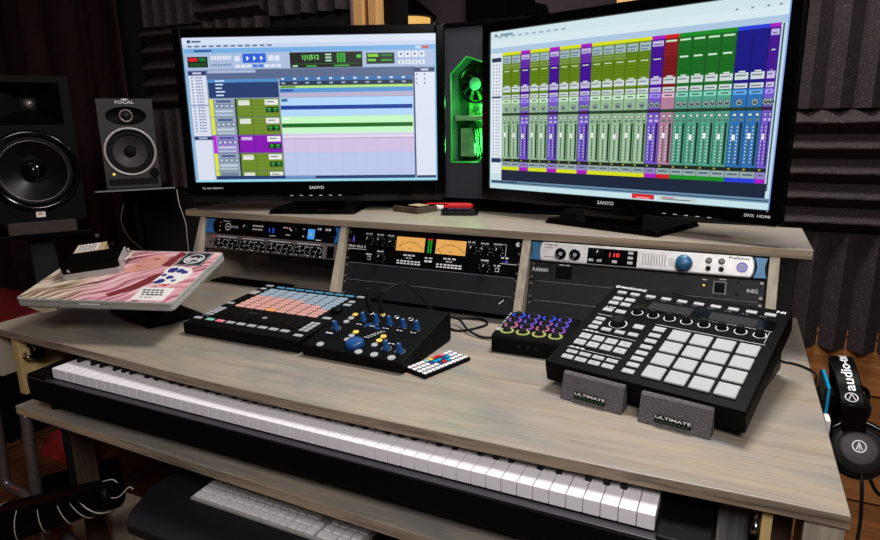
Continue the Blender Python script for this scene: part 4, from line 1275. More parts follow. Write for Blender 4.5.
cable('black cable lying between the blue knob controller and the small knob box', [(0.660, 0.412, 0.800), (0.666, 0.440, 0.795), (0.690, 0.500, 0.780), (0.725, 0.500, 0.7760), (0.765, 0.458, 0.7700), (0.805, 0.442, 0.7640), (0.85, 0.44, 0.770)], 0.0028)
cable('short tangled black cable on the desk behind the blue knob controller', [(0.600, 0.435, 0.766), (0.615, 0.50, 0.7655), (0.632, 0.540, 0.7655), (0.655, 0.548, 0.768), (0.668, 0.530, 0.768)], 0.0045)

# --- small remote control with coloured keys
t = thing('remote_control', 'slim black remote control with white and coloured keys, lying on the desk', 'remote', at(0.7915, 0.1935, DT + 0.0003, 1.242))
b = MB(); b.box(0.0, 0.127, 0.0, 0.058, 0, 0.0075); b.build('body', 'black', t, 0.002)
kc = ['white', 'white', 'white', 'white', 'pad_white']
ext = {(6, 3): 'red', (6, 2): 'cyan', (5, 3): 'yellow_btn', (5, 2): 'cyan', (7, 3): 'red', (7, 2): 'navy', (4, 3): 'mint', (6, 1): 'red', (7, 1): 'cyan', (8, 2): 'cyan', (4, 2): 'navy', (8, 3): 'rose', (5, 1): 'navy'}
for i in range(11):
    for j in range(4):
        x, y = 0.0085 + i * 0.011, 0.0085 + j * 0.0137
        q = MB(); q.box(x - 0.0044, x + 0.0044, y - 0.0048, y + 0.0048, 0.0075, 0.0092)
        q.build('key', ext.get((i, j), 'white'), t, 0.001)

# --- sixteen encoder box
t = thing('encoder_box', 'small black box of sixteen knobs with violet and yellow light rings', 'controller', at(0.8515, 0.3735, DT + 0.0003, 0.03))
EW, ED = 0.156, 0.132
et = 0.09
b = MB()
b.prism([(0.003, 0.0), (ED, 0.0), (ED, 0.039 + et * ED), (0.006, 0.0395), (0.0, 0.0335), (0.0, 0.004)], 0, EW, 'x')
b.build('body', 'black_matt', t, 0.004)
for dx in (0.060, 0.078, 0.094):
    q = MB(); q.lathe([(0.0042, 0), (0.0042, 0.001), (0.003, 0.0016)], 14, T=Matrix.Translation((dx, 0.0, 0.020)) @ Matrix.Rotation(PI / 2, 4, 'X')); q.build('side_button', 'rubber', t)
S = Matrix.Translation((0, 0, 0.0392)) @ Matrix.Rotation(et, 4, 'X')
lc = ['lime_led', 'pink_led', 'violet_led', 'blue_led']
lc2 = ['lime_led', 'magenta_led', 'magenta_led', 'violet_led']
for j in range(4):
    for i in range(4):
        x, y = 0.027 + i * 0.0335, 0.024 + j * 0.0285
        q = MB(S @ Matrix.Translation((x, y, 0))); ringmesh(q, 0, 0, 0.0105, 0.0140, 0.0012, 22)
        for a_ in range(11):
            q.box(0.0102, 0.0142, -0.0016, 0.0016, 0.0012, 0.0028, T=Matrix.Rotation(a_ * PI / 5.5, 4, 'Z'))
        q.build('light_ring', lc[j] if (i + j) % 2 else lc2[j], t, recalc=False)
        k = MB(); k.lathe([(0.0095, 0), (0.0095, 0.002), (0.0078, 0.003), (0.0072, 0.0075), (0.006, 0.0085)], 18)
        o = k.build('knob', 'rubber', t); o.matrix_local = S @ Matrix.Translation((x, y, 0))
l = MB(S)
for k in range(4):
    l.rect(0.004, 0.0085, 0.040 + k * 0.022, 0.056 + k * 0.022, 0.0003)
l.build('print', 'ink_dim', t)
l = MB(S); l.box(0.003, 0.011, 0.022, 0.036, 0, 0.001); l.build('side_label', 'btn', t)

# --- large drum pad controller
PT = at(1.0009, 0.2449, 0.8123, -0.2339, 0.2544)
t = thing('drum_pad_controller', 'large tilted black drum pad controller with sixteen milky square pads', 'controller', PT)
PW, PD, PH = 0.327, 0.304, 0.040
b = MB()
b.box(0, PW, 0, PD, -PH, -0.004, 0)
b.build('body', 'black_matt', t, 0.003)
b = MB(); b.box(0.001, PW - 0.001, 0.001, PD - 0.001, -0.004, 0.0); b.build('top_plate', 'black', t, 0.001)
for x in (0.012, PW - 0.032):
    b = MB(); b.prism([(0.03, -PH), (PD - 0.01, -PH), (PD - 0.01, -PH - 0.078)], x, x + 0.020, 'x'); b.build('stand_leg', 'black', t, 0.001)
def key(nm, m, x, y, w, d, h=0.003, bev=0.0012):
    q = MB(); q.box(x - w / 2, x + w / 2, y - d / 2, y + d / 2, 0, h)
    return q.build(nm, m, t, bev)
def plab(k):
    return ['8th key', 'k'][k]
for j in range(4):
    for i in range(4):
        key('drum_pad', 'pad_white', 0.1800 + i * 0.0370 + 0.0008 * j * 0, 0.0370 + j * 0.0392, 0.0318, 0.0325, 0.0045, 0.002)
for i in range(2):
    key('button', 'btn', 0.027 + i * 0.0268, 0.2714, 0.0185, 0.0095)
for i in range(8):
    key('button', 'btn', 0.0847 + i * 0.0302, 0.2730 + i * 0.0008, 0.0185, 0.0095)
for (x, y) in ((0.0292, 0.2454), (0.0535, 0.2472), (0.0284, 0.2270), (0.0525, 0.2274), (0.0294, 0.1988), (0.0546, 0.1993)):
    key('button', 'btn', x, y, 0.0195, 0.0120)
for (x, y) in ((0.0304, 0.1625), (0.0308, 0.1470), (0.0305, 0.1310), (0.0560, 0.1313), (0.0821, 0.1309), (0.1066, 0.1320), (0.1055, 0.1600)):
    key('button', 'btn', x, y, 0.0185, 0.0105 if y < 0.155 or x < 0.1 else 0.014)
for j, y in enumerate((0.0975, 0.0755)):
    for i in range(4):
        key('button', 'btn', 0.0310 + i * 0.0250, y, 0.0205, 0.0160)
for j, y in enumerate((0.0425, 0.0255)):
    for i in range(4):
        key('button', 'btn', 0.0320 + i * 0.0248, y, 0.0205, 0.0095 if j == 0 else 0.0115)
for y in (0.1631, 0.1430, 0.1234, 0.1030, 0.0832, 0.0645, 0.0455, 0.0260):
    key('button', 'btn', 0.1416, y, 0.0205, 0.0115)
for i in range(8):
    x = 0.0835 + i * 0.0303
    k = MB(); k.lathe([(0.0078, 0), (0.0078, 0.004), (0.0066, 0.006), (0.0060, 0.0120), (0.005, 0.0130)], 18)
    o = k.build('knob', 'rubber', t); o.location = (x, 0.209, 0)
    q = MB(); ringmesh(q, x, 0.209, 0.0092, 0.0105, 0.0004, 24); q.build('knob_ring', 'ink', t, recalc=False)
k = MB(); k.lathe([(0.0130, 0), (0.0130, 0.010), (0.0115, 0.0125), (0.003, 0.013)], 28); o = k.build('dial', 'rubber', t); o.location = (0.0665, 0.1590, 0)
q = MB(); ringmesh(q, 0.0665, 0.1590, 0.0150, 0.0165, 0.0004); q.build('knob_ring', 'ink', t, recalc=False)
q = MB(); q.box(0.076, 0.312, 0.224, 0.2595, 0, 0.0012); q.build('display_panel', 'black_gloss', t, 0.001)
q = MB()
for x in (0.095, 0.205):
    q.box(x, x + 0.078, 0.2285, 0.2555, 0.0012, 0.0015)
q.build('display', 'case', t)
l = MB()
l.text('MASCHINE', 0.0160, 0.2905, 0.0003, h=0.0085, w=0.052)
ringmesh(l, 0.0090, 0.2947, 0.0026, 0.0046, 0.0003, 18)
l.build('brand_lettering', 'ink', t)
l = MB()
l.text('NI', 0.303, 0.2915, 0.0003, h=0.0075, w=0.014)
l.build('corner_lettering', 'ink', t)
l = MB()
l.rect(0.016, 0.066, 0.1795, 0.1803, 0.0003); l.rect(0.016, 0.117, 0.1168, 0.1175, 0.0003); l.rect(0.016, 0.117, 0.0565, 0.0572, 0.0003); l.rect(0.128, 0.31, 0.1815, 0.1823, 0.0003); l.rect(0.307, 0.3076, 0.187, 0.2595, 0.0003)
for x, y, w in ((0.020, 0.1185, 0.03), (0.020, 0.0586, 0.03), (0.130, 0.1725, 0.022), (0.020, 0.2110, 0.02)):
    scribble(l, x, y, w, 0.0022, n=3)
l.build('panel_lines', 'ink', t)
l = MB()
for i in range(10):
    scribble(l, 0.020 + i * 0.0290, 0.2640 + (0.0006 * i if i > 1 else 0), 0.012, 0.0012, n=2, z=0.0003)
for y in (0.0975, 0.0755, 0.0425, 0.0255):
    for i in range(4):
        l.rect(0.0285 + i * 0.0249, 0.0335 + i * 0.0249, y - 0.001, y + 0.001, 0.0032)
l.build('key_print', 'ink_dim', t)
cable('thin black cable leaving the drum pad controller over the desk side', [(1.362, 0.535, 0.800), (1.372, 0.542, 0.775), (1.388, 0.545, 0.7632), (1.405, 0.542, 0.7630), (1.425, 0.528, 0.7630), (1.4385, 0.505, 0.7625), (1.4395, 0.49, 0.745), (1.4395, 0.47, 0.60), (1.4395, 0.45, 0.45)], 0.0022)

M['green_dark'] = plain('dark green print', (30, 74, 40), 0.6)
# --- the two foam wedges
def foam_wedge(x, y, yaw, label):
    t = thing('foam_wedge', label, 'foam wedge', at(x, y, DT + 0.0003, yaw), 'grey foam wedges under the drum pads')
    w = 0.107
    prof = [(0.0, 0.0), (0.030, 0.0), (0.0245, 0.012), (0.0245, 0.025), (0.0225, 0.0450), (0.0150, 0.0470), (0.0100, 0.0430), (0.003, 0.012)]
    vs = []; n = len(prof); seg = 16
    for i in range(seg + 1):
        for (yy, z) in prof:
            vs.append((w * i / seg, yy + (random.uniform(-0.0004, 0.0004) if 0.0 < z < 0.03 else 0), z))
    fs = [(i * n + k, i * n + (k + 1) % n, (i + 1) * n + (k + 1) % n, (i + 1) * n + k) for i in range(seg) for k in range(n)]
    fs += [tuple(range(n)), tuple(seg * n + k for k in range(n))]
    b = MB(); b.put(vs, fs); b.build('foam', 'wedge', t, 0.0012)
    SL = Matrix.Translation((0, 0.0012, 0.012)) @ Matrix(((1, 0, 0, 0), (0, 0.23, -0.973, 0), (0, 0.973, 0.23, 0), (0, 0, 0, 1)))
    q = MB(SL); q.box(0.026, 0.080, -0.0035, 0.0075, 0.0, 0.0030); q.build('label_plate', 'black', t, 0.0006)
    q = MB(SL); q.text('ULTIMATE', 0.0270, 0.0022, 0.0033, h=0.0044, w=0.0525); q.build('lettering', 'ink', t)
    q = MB(SL); scribble(q, 0.028, -0.0022, 0.050, 0.0020, z=0.0032, n=9); q.build('green_print', 'green_dark', t)
foam_wedge(1.038, 0.2165, -0.205, 'grey foam wedge under the front left corner of the drum pad controller')
foam_wedge(1.170, 0.1835, -0.165, 'grey foam wedge under the milky square pads, nearer the right desk edge')

# ================================================================== LAPTOP ON ITS STAND
LT = at(-0.1295, 0.0222, 0.8575, 0.2958, 0.2454)
t = thing('laptop', 'closed silver laptop with a pink and cream printed lid and stickers', 'laptop', LT)
LW, LD = 0.373, 0.249
def rrect(w, d, r, n=5):
    P = []
    for (cx, cy, a0) in ((w - r, r, -90), (w - r, d - r, 0), (r, d - r, 90), (r, r, 180)):
        for k in range(n + 1):
            a = math.radians(a0 + 90 * k / n)
            P.append((cx + r * math.cos(a), cy + r * math.sin(a)))
    return P
b = MB(); b.prism(rrect(LW, LD, 0.012), -0.0195, -0.0090, 'z'); b.build('base', 'alu', t, 0.002)
b = MB(); b.prism(rrect(LW, LD, 0.012), -0.0080, -0.0002, 'z'); b.build('lid', 'alu', t, 0.001)
b = MB(); b.prism(rrect(LW - 0.006, LD - 0.006, 0.010), -0.0090, -0.0080, 'z', T=Matrix.Translation((0.003, 0.003, 0))); b.build('hinge_gap', 'rubber', t)
b = MB(); b.prism(rrect(LW - 0.008, LD - 0.008, 0.010), -0.0004, 0.0003, 'z', T=Matrix.Translation((0.004, 0.004, 0))); b.build('lid_print', 'art', t)
b = MB(); b.box(0.155, 0.205, -0.0006, 0.002, -0.0098, -0.0068); b.build('latch_notch', 'white', t, 0.0005)
b = MB()
b.put([(0.158, 0.140, 0.0006), (0.20, 0.132, 0.0006), (0.245, 0.150, 0.0006), (0.262, 0.175, 0.0006), (0.250, 0.205, 0.0006), (0.225, 0.226, 0.0006), (0.196, 0.210, 0.0006), (0.182, 0.180, 0.0006)], [tuple(range(8))])
b.build('face_print', 'skin_print', t)
b = MB()
b.put([(0.185, 0.163, 0.0008), (0.197, 0.1615, 0.0008), (0.210, 0.166, 0.0008), (0.196, 0.1655, 0.0008)], [(0, 1, 2, 3)])
b.put([(0.205, 0.206, 0.0008), (0.222, 0.199, 0.0008), (0.234, 0.203, 0.0008), (0.222, 0.2055, 0.0008)], [(0, 1, 2, 3)])
b.put([(0.25, 0.170, 0.0008), (0.275, 0.165, 0.0008), (0.278, 0.24, 0.0008), (0.262, 0.244, 0.0008), (0.256, 0.21, 0.0008)], [(0, 1, 2, 3, 4)])
b.put([(0.216, 0.02, 0.0008), (0.262, 0.06, 0.0008), (0.285, 0.13, 0.0008), (0.262, 0.125, 0.0008), (0.235, 0.07, 0.0008), (0.20, 0.03, 0.0008)], [tuple(range(6))])
b.build('dark_print', 'lip_print', t)
# stickers
b = MB(); b.box(0.281, 0.350, 0.172, 0.242, 0.0004, 0.0009, 0)
for a0, a1 in ((0.0, 0.0030),):
    b.box(0.2835, 0.3475, 0.1745, 0.1755, 0.0009, 0.00095, 1); b.box(0.2835, 0.3475, 0.2385, 0.2395, 0.0009, 0.00095, 1); b.box(0.2835, 0.2845, 0.1755, 0.2385, 0.0009, 0.00095, 1); b.box(0.3465, 0.3475, 0.1755, 0.2385, 0.0009, 0.00095, 1)
ringmesh(b, 0.3155, 0.207, 0.0215, 0.0245, 0.0010, mi=1)
for k in range(9):
    b.rect(0.296 + k * 0.0045, 0.299 + k * 0.0045, 0.199 - 0.004 * math.sin(k), 0.213 + 0.004 * math.sin(k * 2), 0.0010, 1)
b.rect(0.303, 0.328, 0.190, 0.193, 0.0010, 1)
b.build('sticker', ['ink_black', 'ink'], t)['label'] = 'black square sticker with a white round emblem'
b = MB()
fl = [(0.284, 0.080), (0.300, 0.070), (0.322, 0.072), (0.336, 0.085), (0.346, 0.110), (0.348, 0.140), (0.335, 0.158), (0.31, 0.166), (0.285, 0.168), (0.274, 0.150), (0.280, 0.128), (0.276, 0.10)]
b.prism(fl, 0.0004, 0.0010, 'z', 0)
rnd = random.Random(5)
for (cx, cy, r) in ((0.292, 0.092, 0.012), (0.306, 0.112, 0.010), (0.294, 0.148, 0.013), (0.314, 0.146, 0.011), (0.328, 0.138, 0.009), (0.322, 0.098, 0.006), (0.286, 0.122, 0.007)):
    P = []
    for k in range(14):
        a = 2 * PI * k / 14
        q = r * (0.75 + 0.35 * rnd.random())
        P.append((cx + q * math.cos(a), cy + q * math.sin(a), 0.0011))
    b.put(P, [tuple(range(14))], 1)
b.put([(0.290, 0.0745, 0.00112), (0.318, 0.0715, 0.00112), (0.330, 0.082, 0.00112), (0.305, 0.080, 0.00112)], [(0, 1, 2, 3)], 2)
b.build('sticker', ['paper', 'navy', 'red'], t)['label'] = 'white sticker with blue floral shapes'
b = MB(); b.box(0.270, 0.346, 0.010, 0.064, 0.0004, 0.0009, 0)
for j, y in enumerate((0.050, 0.040, 0.030)):
    scribble(b, 0.276 + 0.004 * j, y, 0.052, 0.0058, 1, 0.0010, 5)
scribble(b, 0.286, 0.020, 0.03, 0.003, 1, 0.0010, 3)
b.build('sticker', ['paper', 'ink_black'], t)['label'] = 'white label with black handwriting'

st = thing('laptop_stand', 'black laptop stand with a pale wooden lip, under the closed laptop', 'laptop stand', at(0.0, 0.2, DT))
SI = at(0.0, 0.2, DT).inverted()
L2 = SI @ LT
b = MB(L2); b.box(0.03, LW - 0.03, 0.02, LD - 0.004, -0.027, -0.0200); b.build('plate', 'black', st, 0.002)
b = MB(L2); b.prism([(0.012, -0.0203), (0.090, -0.0203), (0.090, -0.030), (0.055, -0.038)], 0.004, 0.019, 'y'); b.build('lip', 'bone', st, 0.001)
b = MB(SI); 
b.tube([(0.02, 0.27, DT + 0.006), (0.01, 0.22, 0.80), (0.005, 0.20, 0.848)], 0.012)
b.build('column', 'black', st)
b = MB(SI); b.prism([(-0.14, 0.25), (0.07, 0.19), (0.11, 0.32), (-0.10, 0.38)], DT + 0.0003, DT + 0.008, 'z'); b.build('foot', 'black', st, 0.002)
tag(MB().box(-0.235, 0.135, 0.588, 0.645, DT + 0.0003, DT + 0.0045, T=Matrix.Identity(4)).build('flat_strip', 'black_matt', None, 0.001), 'flat black strip lying on the desk across the mouth of the left rack bay', 'strip')

# drive and card on the lid
DR = LT @ Matrix.Translation((0.060, 0.080, 0.0006)) @ Matrix.Rotation(0.40, 4, 'Z')
t = thing('hard_drive', 'black external drive with a pale metal rim, lying on the laptop lid', 'hard drive', DR)
b = MB(); b.prism(rrect(0.125, 0.088, 0.008), 0.0, 0.015, 'z'); b.build('rim', 'alu', t, 0.001)
b = MB(); b.prism(rrect(0.123, 0.086, 0.008), 0.015, 0.030, 'z', T=Matrix.Translation((0.0003, 0.001, 0))); b.build('case', 'black', t, 0.001)
b = MB(); b.box(0.1235, 0.127, 0.006, 0.082, 0.004, 0.032); b.build('end_plate', 'alu', t, 0.001)
b = MB(); b.text('fc', 0.014, 0.020, 0.0003, h=0.007, T=Matrix.Translation((0, 0.0007, 0.0)) @ FRONT); b.build('print', 'ink', t)
DC = LT @ Matrix.Translation((0.018, 0.180, 0.0006)) @ Matrix.Rotation(0.40, 4, 'Z')
t = thing('printed_packet', 'small white and tan printed packet behind the drive on the laptop', 'packet', DC)
b = MB(); b.box(0, 0.068, 0, 0.050, 0, 0.022); b.build('packet', 'card', t, 0.0015)
b = MB(); b.box(0.004, 0.054, 0.004, 0.046, 0.022, 0.0224); b.build('white_label', 'paper', t)
b = MB()
for j in range(4):
    scribble(b, 0.008, 0.008 + j * 0.009, 0.042, 0.004, 0, 0.0227, 6)
b.build('print', 'ink_black', t)
cable('white cable curling on the laptop lid beside the drive', [LT @ Vector(p) for p in ((0.165, 0.165, 0.016), (0.168, 0.185, 0.020), (0.160, 0.205, 0.018), (0.135, 0.225, 0.010), (0.118, 0.245, 0.006))], 0.0028, 'white_cord')
cable('thin dark cable hanging behind the laptop to the left speaker stand', [(-0.36, 0.30, 0.775), (-0.33, 0.26, 0.83), (-0.25, 0.25, 0.885), (-0.17, 0.262, 0.93), (-0.12, 0.27, 0.935)], 0.0028, 'rubber')

# ================================================================== SPEAKERS
# small grey monitor
FW, FH, FD = 0.174, 0.304, 0.19
FY = 0.93
c0 = Vector((-0.646, 0.766, 1.010))
FT = at(c0.x, c0.y, c0.z, FY)
t = thing('studio_monitor', 'small dark grey loudspeaker with a pale ringed woofer on a thin stand', 'loudspeaker', FT)
FR2 = Matrix.Translation((0, 0, 0)) @ FRONT
b = MB()
b.box(-FW / 2, FW / 2, 0.045, FD, 0.0, FH)
b.build('cabinet', 'speaker', t, 0.004)
b = MB(FRONT)
# front board with openings cut by boolean-free layout: frame strips around the woofer and tweeter
def board(b, W, H, z0, z1, holes, n=40):
    """holes: list of (cx, cy, rx, ry); the board is cut into one band per hole"""
    ys = [0.0]
    hs = sorted(holes, key=lambda h: h[1])
    for a, c in zip(hs[:-1], hs[1:]):
        ys.append(((a[1] + a[3]) + (c[1] - c[3])) / 2)
    ys.append(H)
    for i, (cx, cy, rx, ry) in enumerate(hs):
        lo, hi = ys[i], ys[i + 1]
        inner = []; outer = []
        x0, x1 = x0_, x1_ = -W / 2, W / 2
        angs = sorted([2 * PI * (k + 0.5) / n for k in range(n)] + [math.atan2(qy - cy, qx - cx) % (2 * PI) for qx in (x0_, x1_) for qy in (lo, hi)])
        for a in angs:
            ca, sa = math.cos(a), math.sin(a)
            inner.append((cx + rx * ca, cy + ry * sa))
            tx = ((x1 - cx) / ca) if ca > 1e-6 else ((x0 - cx) / ca if ca < -1e-6 else 1e9)
            ty = ((hi - cy) / sa) if sa > 1e-6 else ((lo - cy) / sa if sa < -1e-6 else 1e9)
            q = min(tx, ty)
            outer.append((cx + q * ca, cy + q * sa))
        m = len(inner)
        vs = [(p[0], p[1], z1) for p in outer] + [(p[0], p[1], z1) for p in inner] + [(p[0], p[1], z0) for p in inner]
        fs = []
        for k in range(m):
            k2 = (k + 1) % m
            fs += [(k, k2, m + k2, m + k), (m + k, m + k2, 2 * m + k2, 2 * m + k)]
        b.put(vs, fs)
    for (xa, ya, xb, yb) in ((-W / 2, 0, W / 2, 0), (W / 2, 0, W / 2, H), (W / 2, H, -W / 2, H), (-W / 2, H, -W / 2, 0)):
        b.put([(xa, ya, z0), (xb, yb, z0), (xb, yb, z1), (xa, ya, z1)], [(0, 1, 2, 3)])
board(b, FW, FH, -0.045, 0.0, [(0, 0.126, 0.0775, 0.0775), (0, 0.247, 0.064, 0.031)])
b.build('front_baffle', 'speaker', t)
woofer = MB(FRONT @ Matrix.Translation((0, 0.126, 0)) @ Matrix.Diagonal((0.89, 0.89, 0.89, 1)))
woofer.lathe([(0.094, 0.0), (0.094, 0.004), (0.091, 0.007), (0.086, 0.007), (0.0845, 0.002)], 56, 0, cap=False)
woofer.build('woofer_ring', 'ring', t)
q = MB(FRONT @ Matrix.Translation((0, 0.126, 0)) @ Matrix.Diagonal((0.89, 0.89, 0.89, 1))); q.lathe([(0.085, 0.001), (0.079, -0.001), (0.074, -0.004), (0.068, 0.003), (0.062, -0.004)], 56, cap=False); q.build('woofer_surround', 'rubber', t)
q = MB(FRONT @ Matrix.Translation((0, 0.126, 0)) @ Matrix.Diagonal((0.89, 0.89, 0.89, 1))); q.lathe([(0.063, -0.004), (0.045, -0.020), (0.022, -0.034)], 56, cap=False); q.build('woofer_cone', 'cone', t)
q = MB(FRONT @ Matrix.Translation((0, 0.126, 0)) @ Matrix.Diagonal((0.89, 0.89, 0.89, 1))); q.lathe([(0.0225, -0.034), (0.020, -0.024), (0.012, -0.017), (0.003, -0.0155)], 32); q.build('dust_cap', 'rubber', t)
q = MB(FRONT)
def bowl(u, v, cx, cy, rx, ry, d):
    a = 2 * PI * u
    r = 1 - v
    return (cx + rx * r * math.cos(a), cy + ry * r * math.sin(a), -d * (1 - r ** 2.2))
q.grid(lambda u, v: bowl(u, v, 0, 0.247, 0.064, 0.031, 0.016), 48, 8); q.build('tweeter_waveguide', 'speaker_dark', t)
q = MB(FRONT @ Matrix.Translation((0, 0.247, -0.016))); q.lathe([(0.0235, 0), (0.0235, 0.010), (0.019, 0.012), (0.016, 0.010)], 32, cap=False); q.build('tweeter_ring', 'steel', t)
q = MB(FRONT @ Matrix.Translation((0, 0.247, -0.016))); q.lathe([(0.016, 0.003), (0.013, 0.010), (0.007, 0.013), (0.001, 0.014)], 24); q.build('tweeter_dome', 'case', t)
q = MB(FRONT); q.prism([(x * 0.078, 0.022 + y) for x, y in ((-1, -0.008), (-0.97, -0.011), (0.97, -0.011), (1, -0.008), (1, 0.008), (0.97, 0.011), (-0.97, 0.011), (-1, 0.008))], 0.0, 0.0008, 'z'); q.build('bass_port', 'rubber', t)
q = MB(FRONT @ Matrix.Translation((0.070, 0.052, 0))); q.lathe([(0.015, 0), (0.0145, 0.010), (0.012, 0.012)], 24); q.build('volume_knob', 'speaker_dark', t)
q = MB(FRONT); q.cyl(-0.060, 0.050, 0, 0.001, 0.0045, 12); q.build('indicator', 'yellow_led', t)
q = MB(FRONT); q.text('FOCAL', 0.0, 0.2875, 0.0006, h=0.010, w=0.058, align='c')
q.put([(-0.012, 0.300, 0.0006), (0.010, 0.2995, 0.0006), (0.012, 0.3035, 0.0006), (-0.004, 0.3045, 0.0006)], [(0, 1, 2, 3)])
q.build('lettering', 'ink', t)

t = thing('speaker_stand', 'black speaker stand with a thin square plate holding the small grey speaker', 'speaker stand', at(c0.x, c0.y, 0, FY))
zt = c0.z - 0.0005
q = MB(); q.box(-0.125, 0.128, -0.035, 0.205, zt - 0.010, zt); q.build('plate', 'black', t, 0.002)
q = MB(); q.box(-0.125, 0.128, -0.0362, -0.035, zt - 0.006, zt - 0.001); q.build('plate_edge', 'ink_dim', t)
q = MB(); q.cyl(0, 0.12, 0.02, zt - 0.010, 0.022, 20); q.build('pole', 'black', t)
q = MB(); q.box(-0.09, 0.13, 0.02, 0.22, 0, 0.02); q.build('base', 'black', t, 0.004)
sp = FT @ Vector((0.165, 0.0, 0.0))
cable('pale thin cable drooping from the speaker stand plate beside the shelf', [(-0.520, 0.835, 1.002), (-0.475, 0.80, 0.955), (-0.432, 0.78, 0.89), (-0.41, 0.76, 0.80), (-0.40, 0.76, 0.40), (-0.40, 0.76, 0.004)], 0.0014, 'white_cord')
cable('thin grey cable hanging under the small speaker stand plate', [(-0.63, 0.70, 0.96), (-0.60, 0.66, 0.91), (-0.52, 0.62, 0.865), (-0.44, 0.60, 0.835), (-0.36, 0.56, 0.80)], 0.0016, 'grey_cord')

# big two-way monitor at the picture edge
JW2, JH, JD2 = 0.262, 0.424, 0.20
j0 = Vector((-0.626, 0.400, 0.945))
JY = 1.0
JT = at(j0.x, j0.y, j0.z, JY)
t = thing('studio_monitor', 'large black loudspeaker with a big dark woofer at the left picture edge', 'loudspeaker', JT)
q = MB(); q.box(-JW2 / 2, JW2 / 2, 0.06, JD2, 0, JH); q.build('cabinet', 'speaker_dark', t, 0.006)
q = MB(FRONT)
board(q, JW2, 0.268, -0.06, 0.0, [(0.010, 0.150, 0.1, 0.1)], 56)
q.build('front_baffle', 'speaker_dark', t)
q = MB(FRONT)
x0, x1, y0, y1 = -0.118, 0.106, 0.284, 0.405
q.box(-JW2 / 2, JW2 / 2, y1, JH, -0.06, 0.0); q.box(-JW2 / 2, x0, 0.268, y1, -0.06, 0.0); q.box(x1, JW2 / 2, 0.268, y1, -0.06, 0.0); q.box(x0, x1, 0.268, y0, -0.06, 0.0)
q.build('horn_frame', 'speaker_dark', t)
cx, cy = 0.022, 0.345
q = MB(FRONT)
q.put([(x0, y0, 0), (x1, y0, 0), (x1, y1, 0), (x0, y1, 0), (cx - 0.02, cy - 0.018, -0.055), (cx + 0.02, cy - 0.018, -0.055), (cx + 0.02, cy + 0.018, -0.055), (cx - 0.02, cy + 0.018, -0.055)], [(0, 1, 5, 4), (1, 2, 6, 5), (2, 3, 7, 6), (3, 0, 4, 7), (4, 5, 6, 7)])
q.build('horn', 'black', t)
q = MB(FRONT @ Matrix.Translation((cx, cy, -0.055))); q.lathe([(0.015, 0), (0.014, 0.006), (0.009, 0.011), (0.003, 0.013)], 24); q.build('tweeter_dome', 'steel', t)
Wc = FRONT @ Matrix.Translation((0.010, 0.150, 0))
q = MB(Wc); q.lathe([(0.120, 0.0), (0.120, 0.004), (0.114, 0.008), (0.106, 0.006), (0.1, 0.0)], 64, cap=False); q.build('woofer_ring', 'black_gloss', t)
q = MB(Wc); q.lathe([(0.1, 0.001), (0.097, 0.006), (0.092, 0.006), (0.088, 0.0)], 64, cap=False); q.build('woofer_surround', 'rubber', t)
q = MB(Wc); q.lathe([(0.0905, 0.002), (0.0890, 0.0035), (0.0878, 0.002)], 64, cap=False); q.build('chrome_line', 'steel', t)
q = MB(Wc); q.lathe([(0.0885, 0.0), (0.06, -0.022), (0.030, -0.042)], 64, cap=False); q.build('woofer_cone', 'cone_dark', t)
q = MB(Wc); q.lathe([(0.031, -0.042), (0.028, -0.028), (0.017, -0.018), (0.003, -0.015)], 32); q.build('dust_cap', 'black_gloss', t)
q = MB(FRONT); q.box(-0.002, 0.022, 0.012, 0.032, 0, 0.0012); q.build('badge', 'paper', t)
q = MB(FRONT); q.text('JBL', 0.010, 0.0175, 0.0015, h=0.008, w=0.015, align='c'); q.build('lettering', 'red', t)

t = thing('speaker_stand', 'black speaker stand with a grey foam pad under the large black speaker', 'speaker stand', at(j0.x, j0.y, 0, JY))
q = MB(); q.box(-0.078, 0.100, -0.012, 0.19, j0.z - 0.038, j0.z - 0.0005); q.build('foam_pad', 'pad', t, 0.004)
q = MB(); q.box(-0.12, 0.14, -0.0, 0.20, j0.z - 0.050, j0.z - 0.0385); q.build('plate', 'black', t, 0.002)
q = MB(); q.box(-0.035, 0.035, 0.06, 0.13, 0.02, j0.z - 0.050); q.build('pole', 'case', t, 0.004)
q = MB(); q.box(-0.12, 0.12, -0.02, 0.20, 0, 0.02); q.build('base', 'black', t, 0.004)
q = MB(); q.cyl(0, 0, 0, 0.012, 0.006, 12, T=Matrix.Translation((0.150, -0.0, j0.z - 0.058)) @ Matrix.Rotation(PI / 2, 4, 'X')); q.build('clamp_bolt', 'steel', t)

# ================================================================== COMPUTER TOWER
t = thing('computer_stand', 'low black table behind the monitor shelf carrying the computer tower', 'table', at(0.6, 1.0, 0))
q = MB(); q.box(-0.26, 0.30, -0.10, 0.14, 0.945, 0.975); q.build('top', 'black_matt', t, 0.002)
for x in (-0.25, 0.26):
    for y in (-0.09, 0.10):
        q = MB(); q.box(x, x + 0.03, y, y + 0.03, 0, 0.945); q.build('leg', 'black_matt', t, 0.002)
PX0, PX1, PY, PZ0, PZ1 = 0.405, 0.845, 0.922, 1.003, 1.478
t = thing('computer_tower', 'dark grey computer tower with a green lit side window between the screens', 'computer', at(PX0, PY, 0.9755))
PI_ = at(PX0, PY, 0.9755).inverted()
W_, H_ = PX1 - PX0, PZ1 - PZ0
hole = [(0.111, 0.105), (0.195, 0.105), (0.228, 0.148), (0.228, 0.372), (0.160, 0.396), (0.111, 0.352)]
F2 = PI_ @ at(PX0, PY, PZ0) @ FRONT
q = MB(F2)
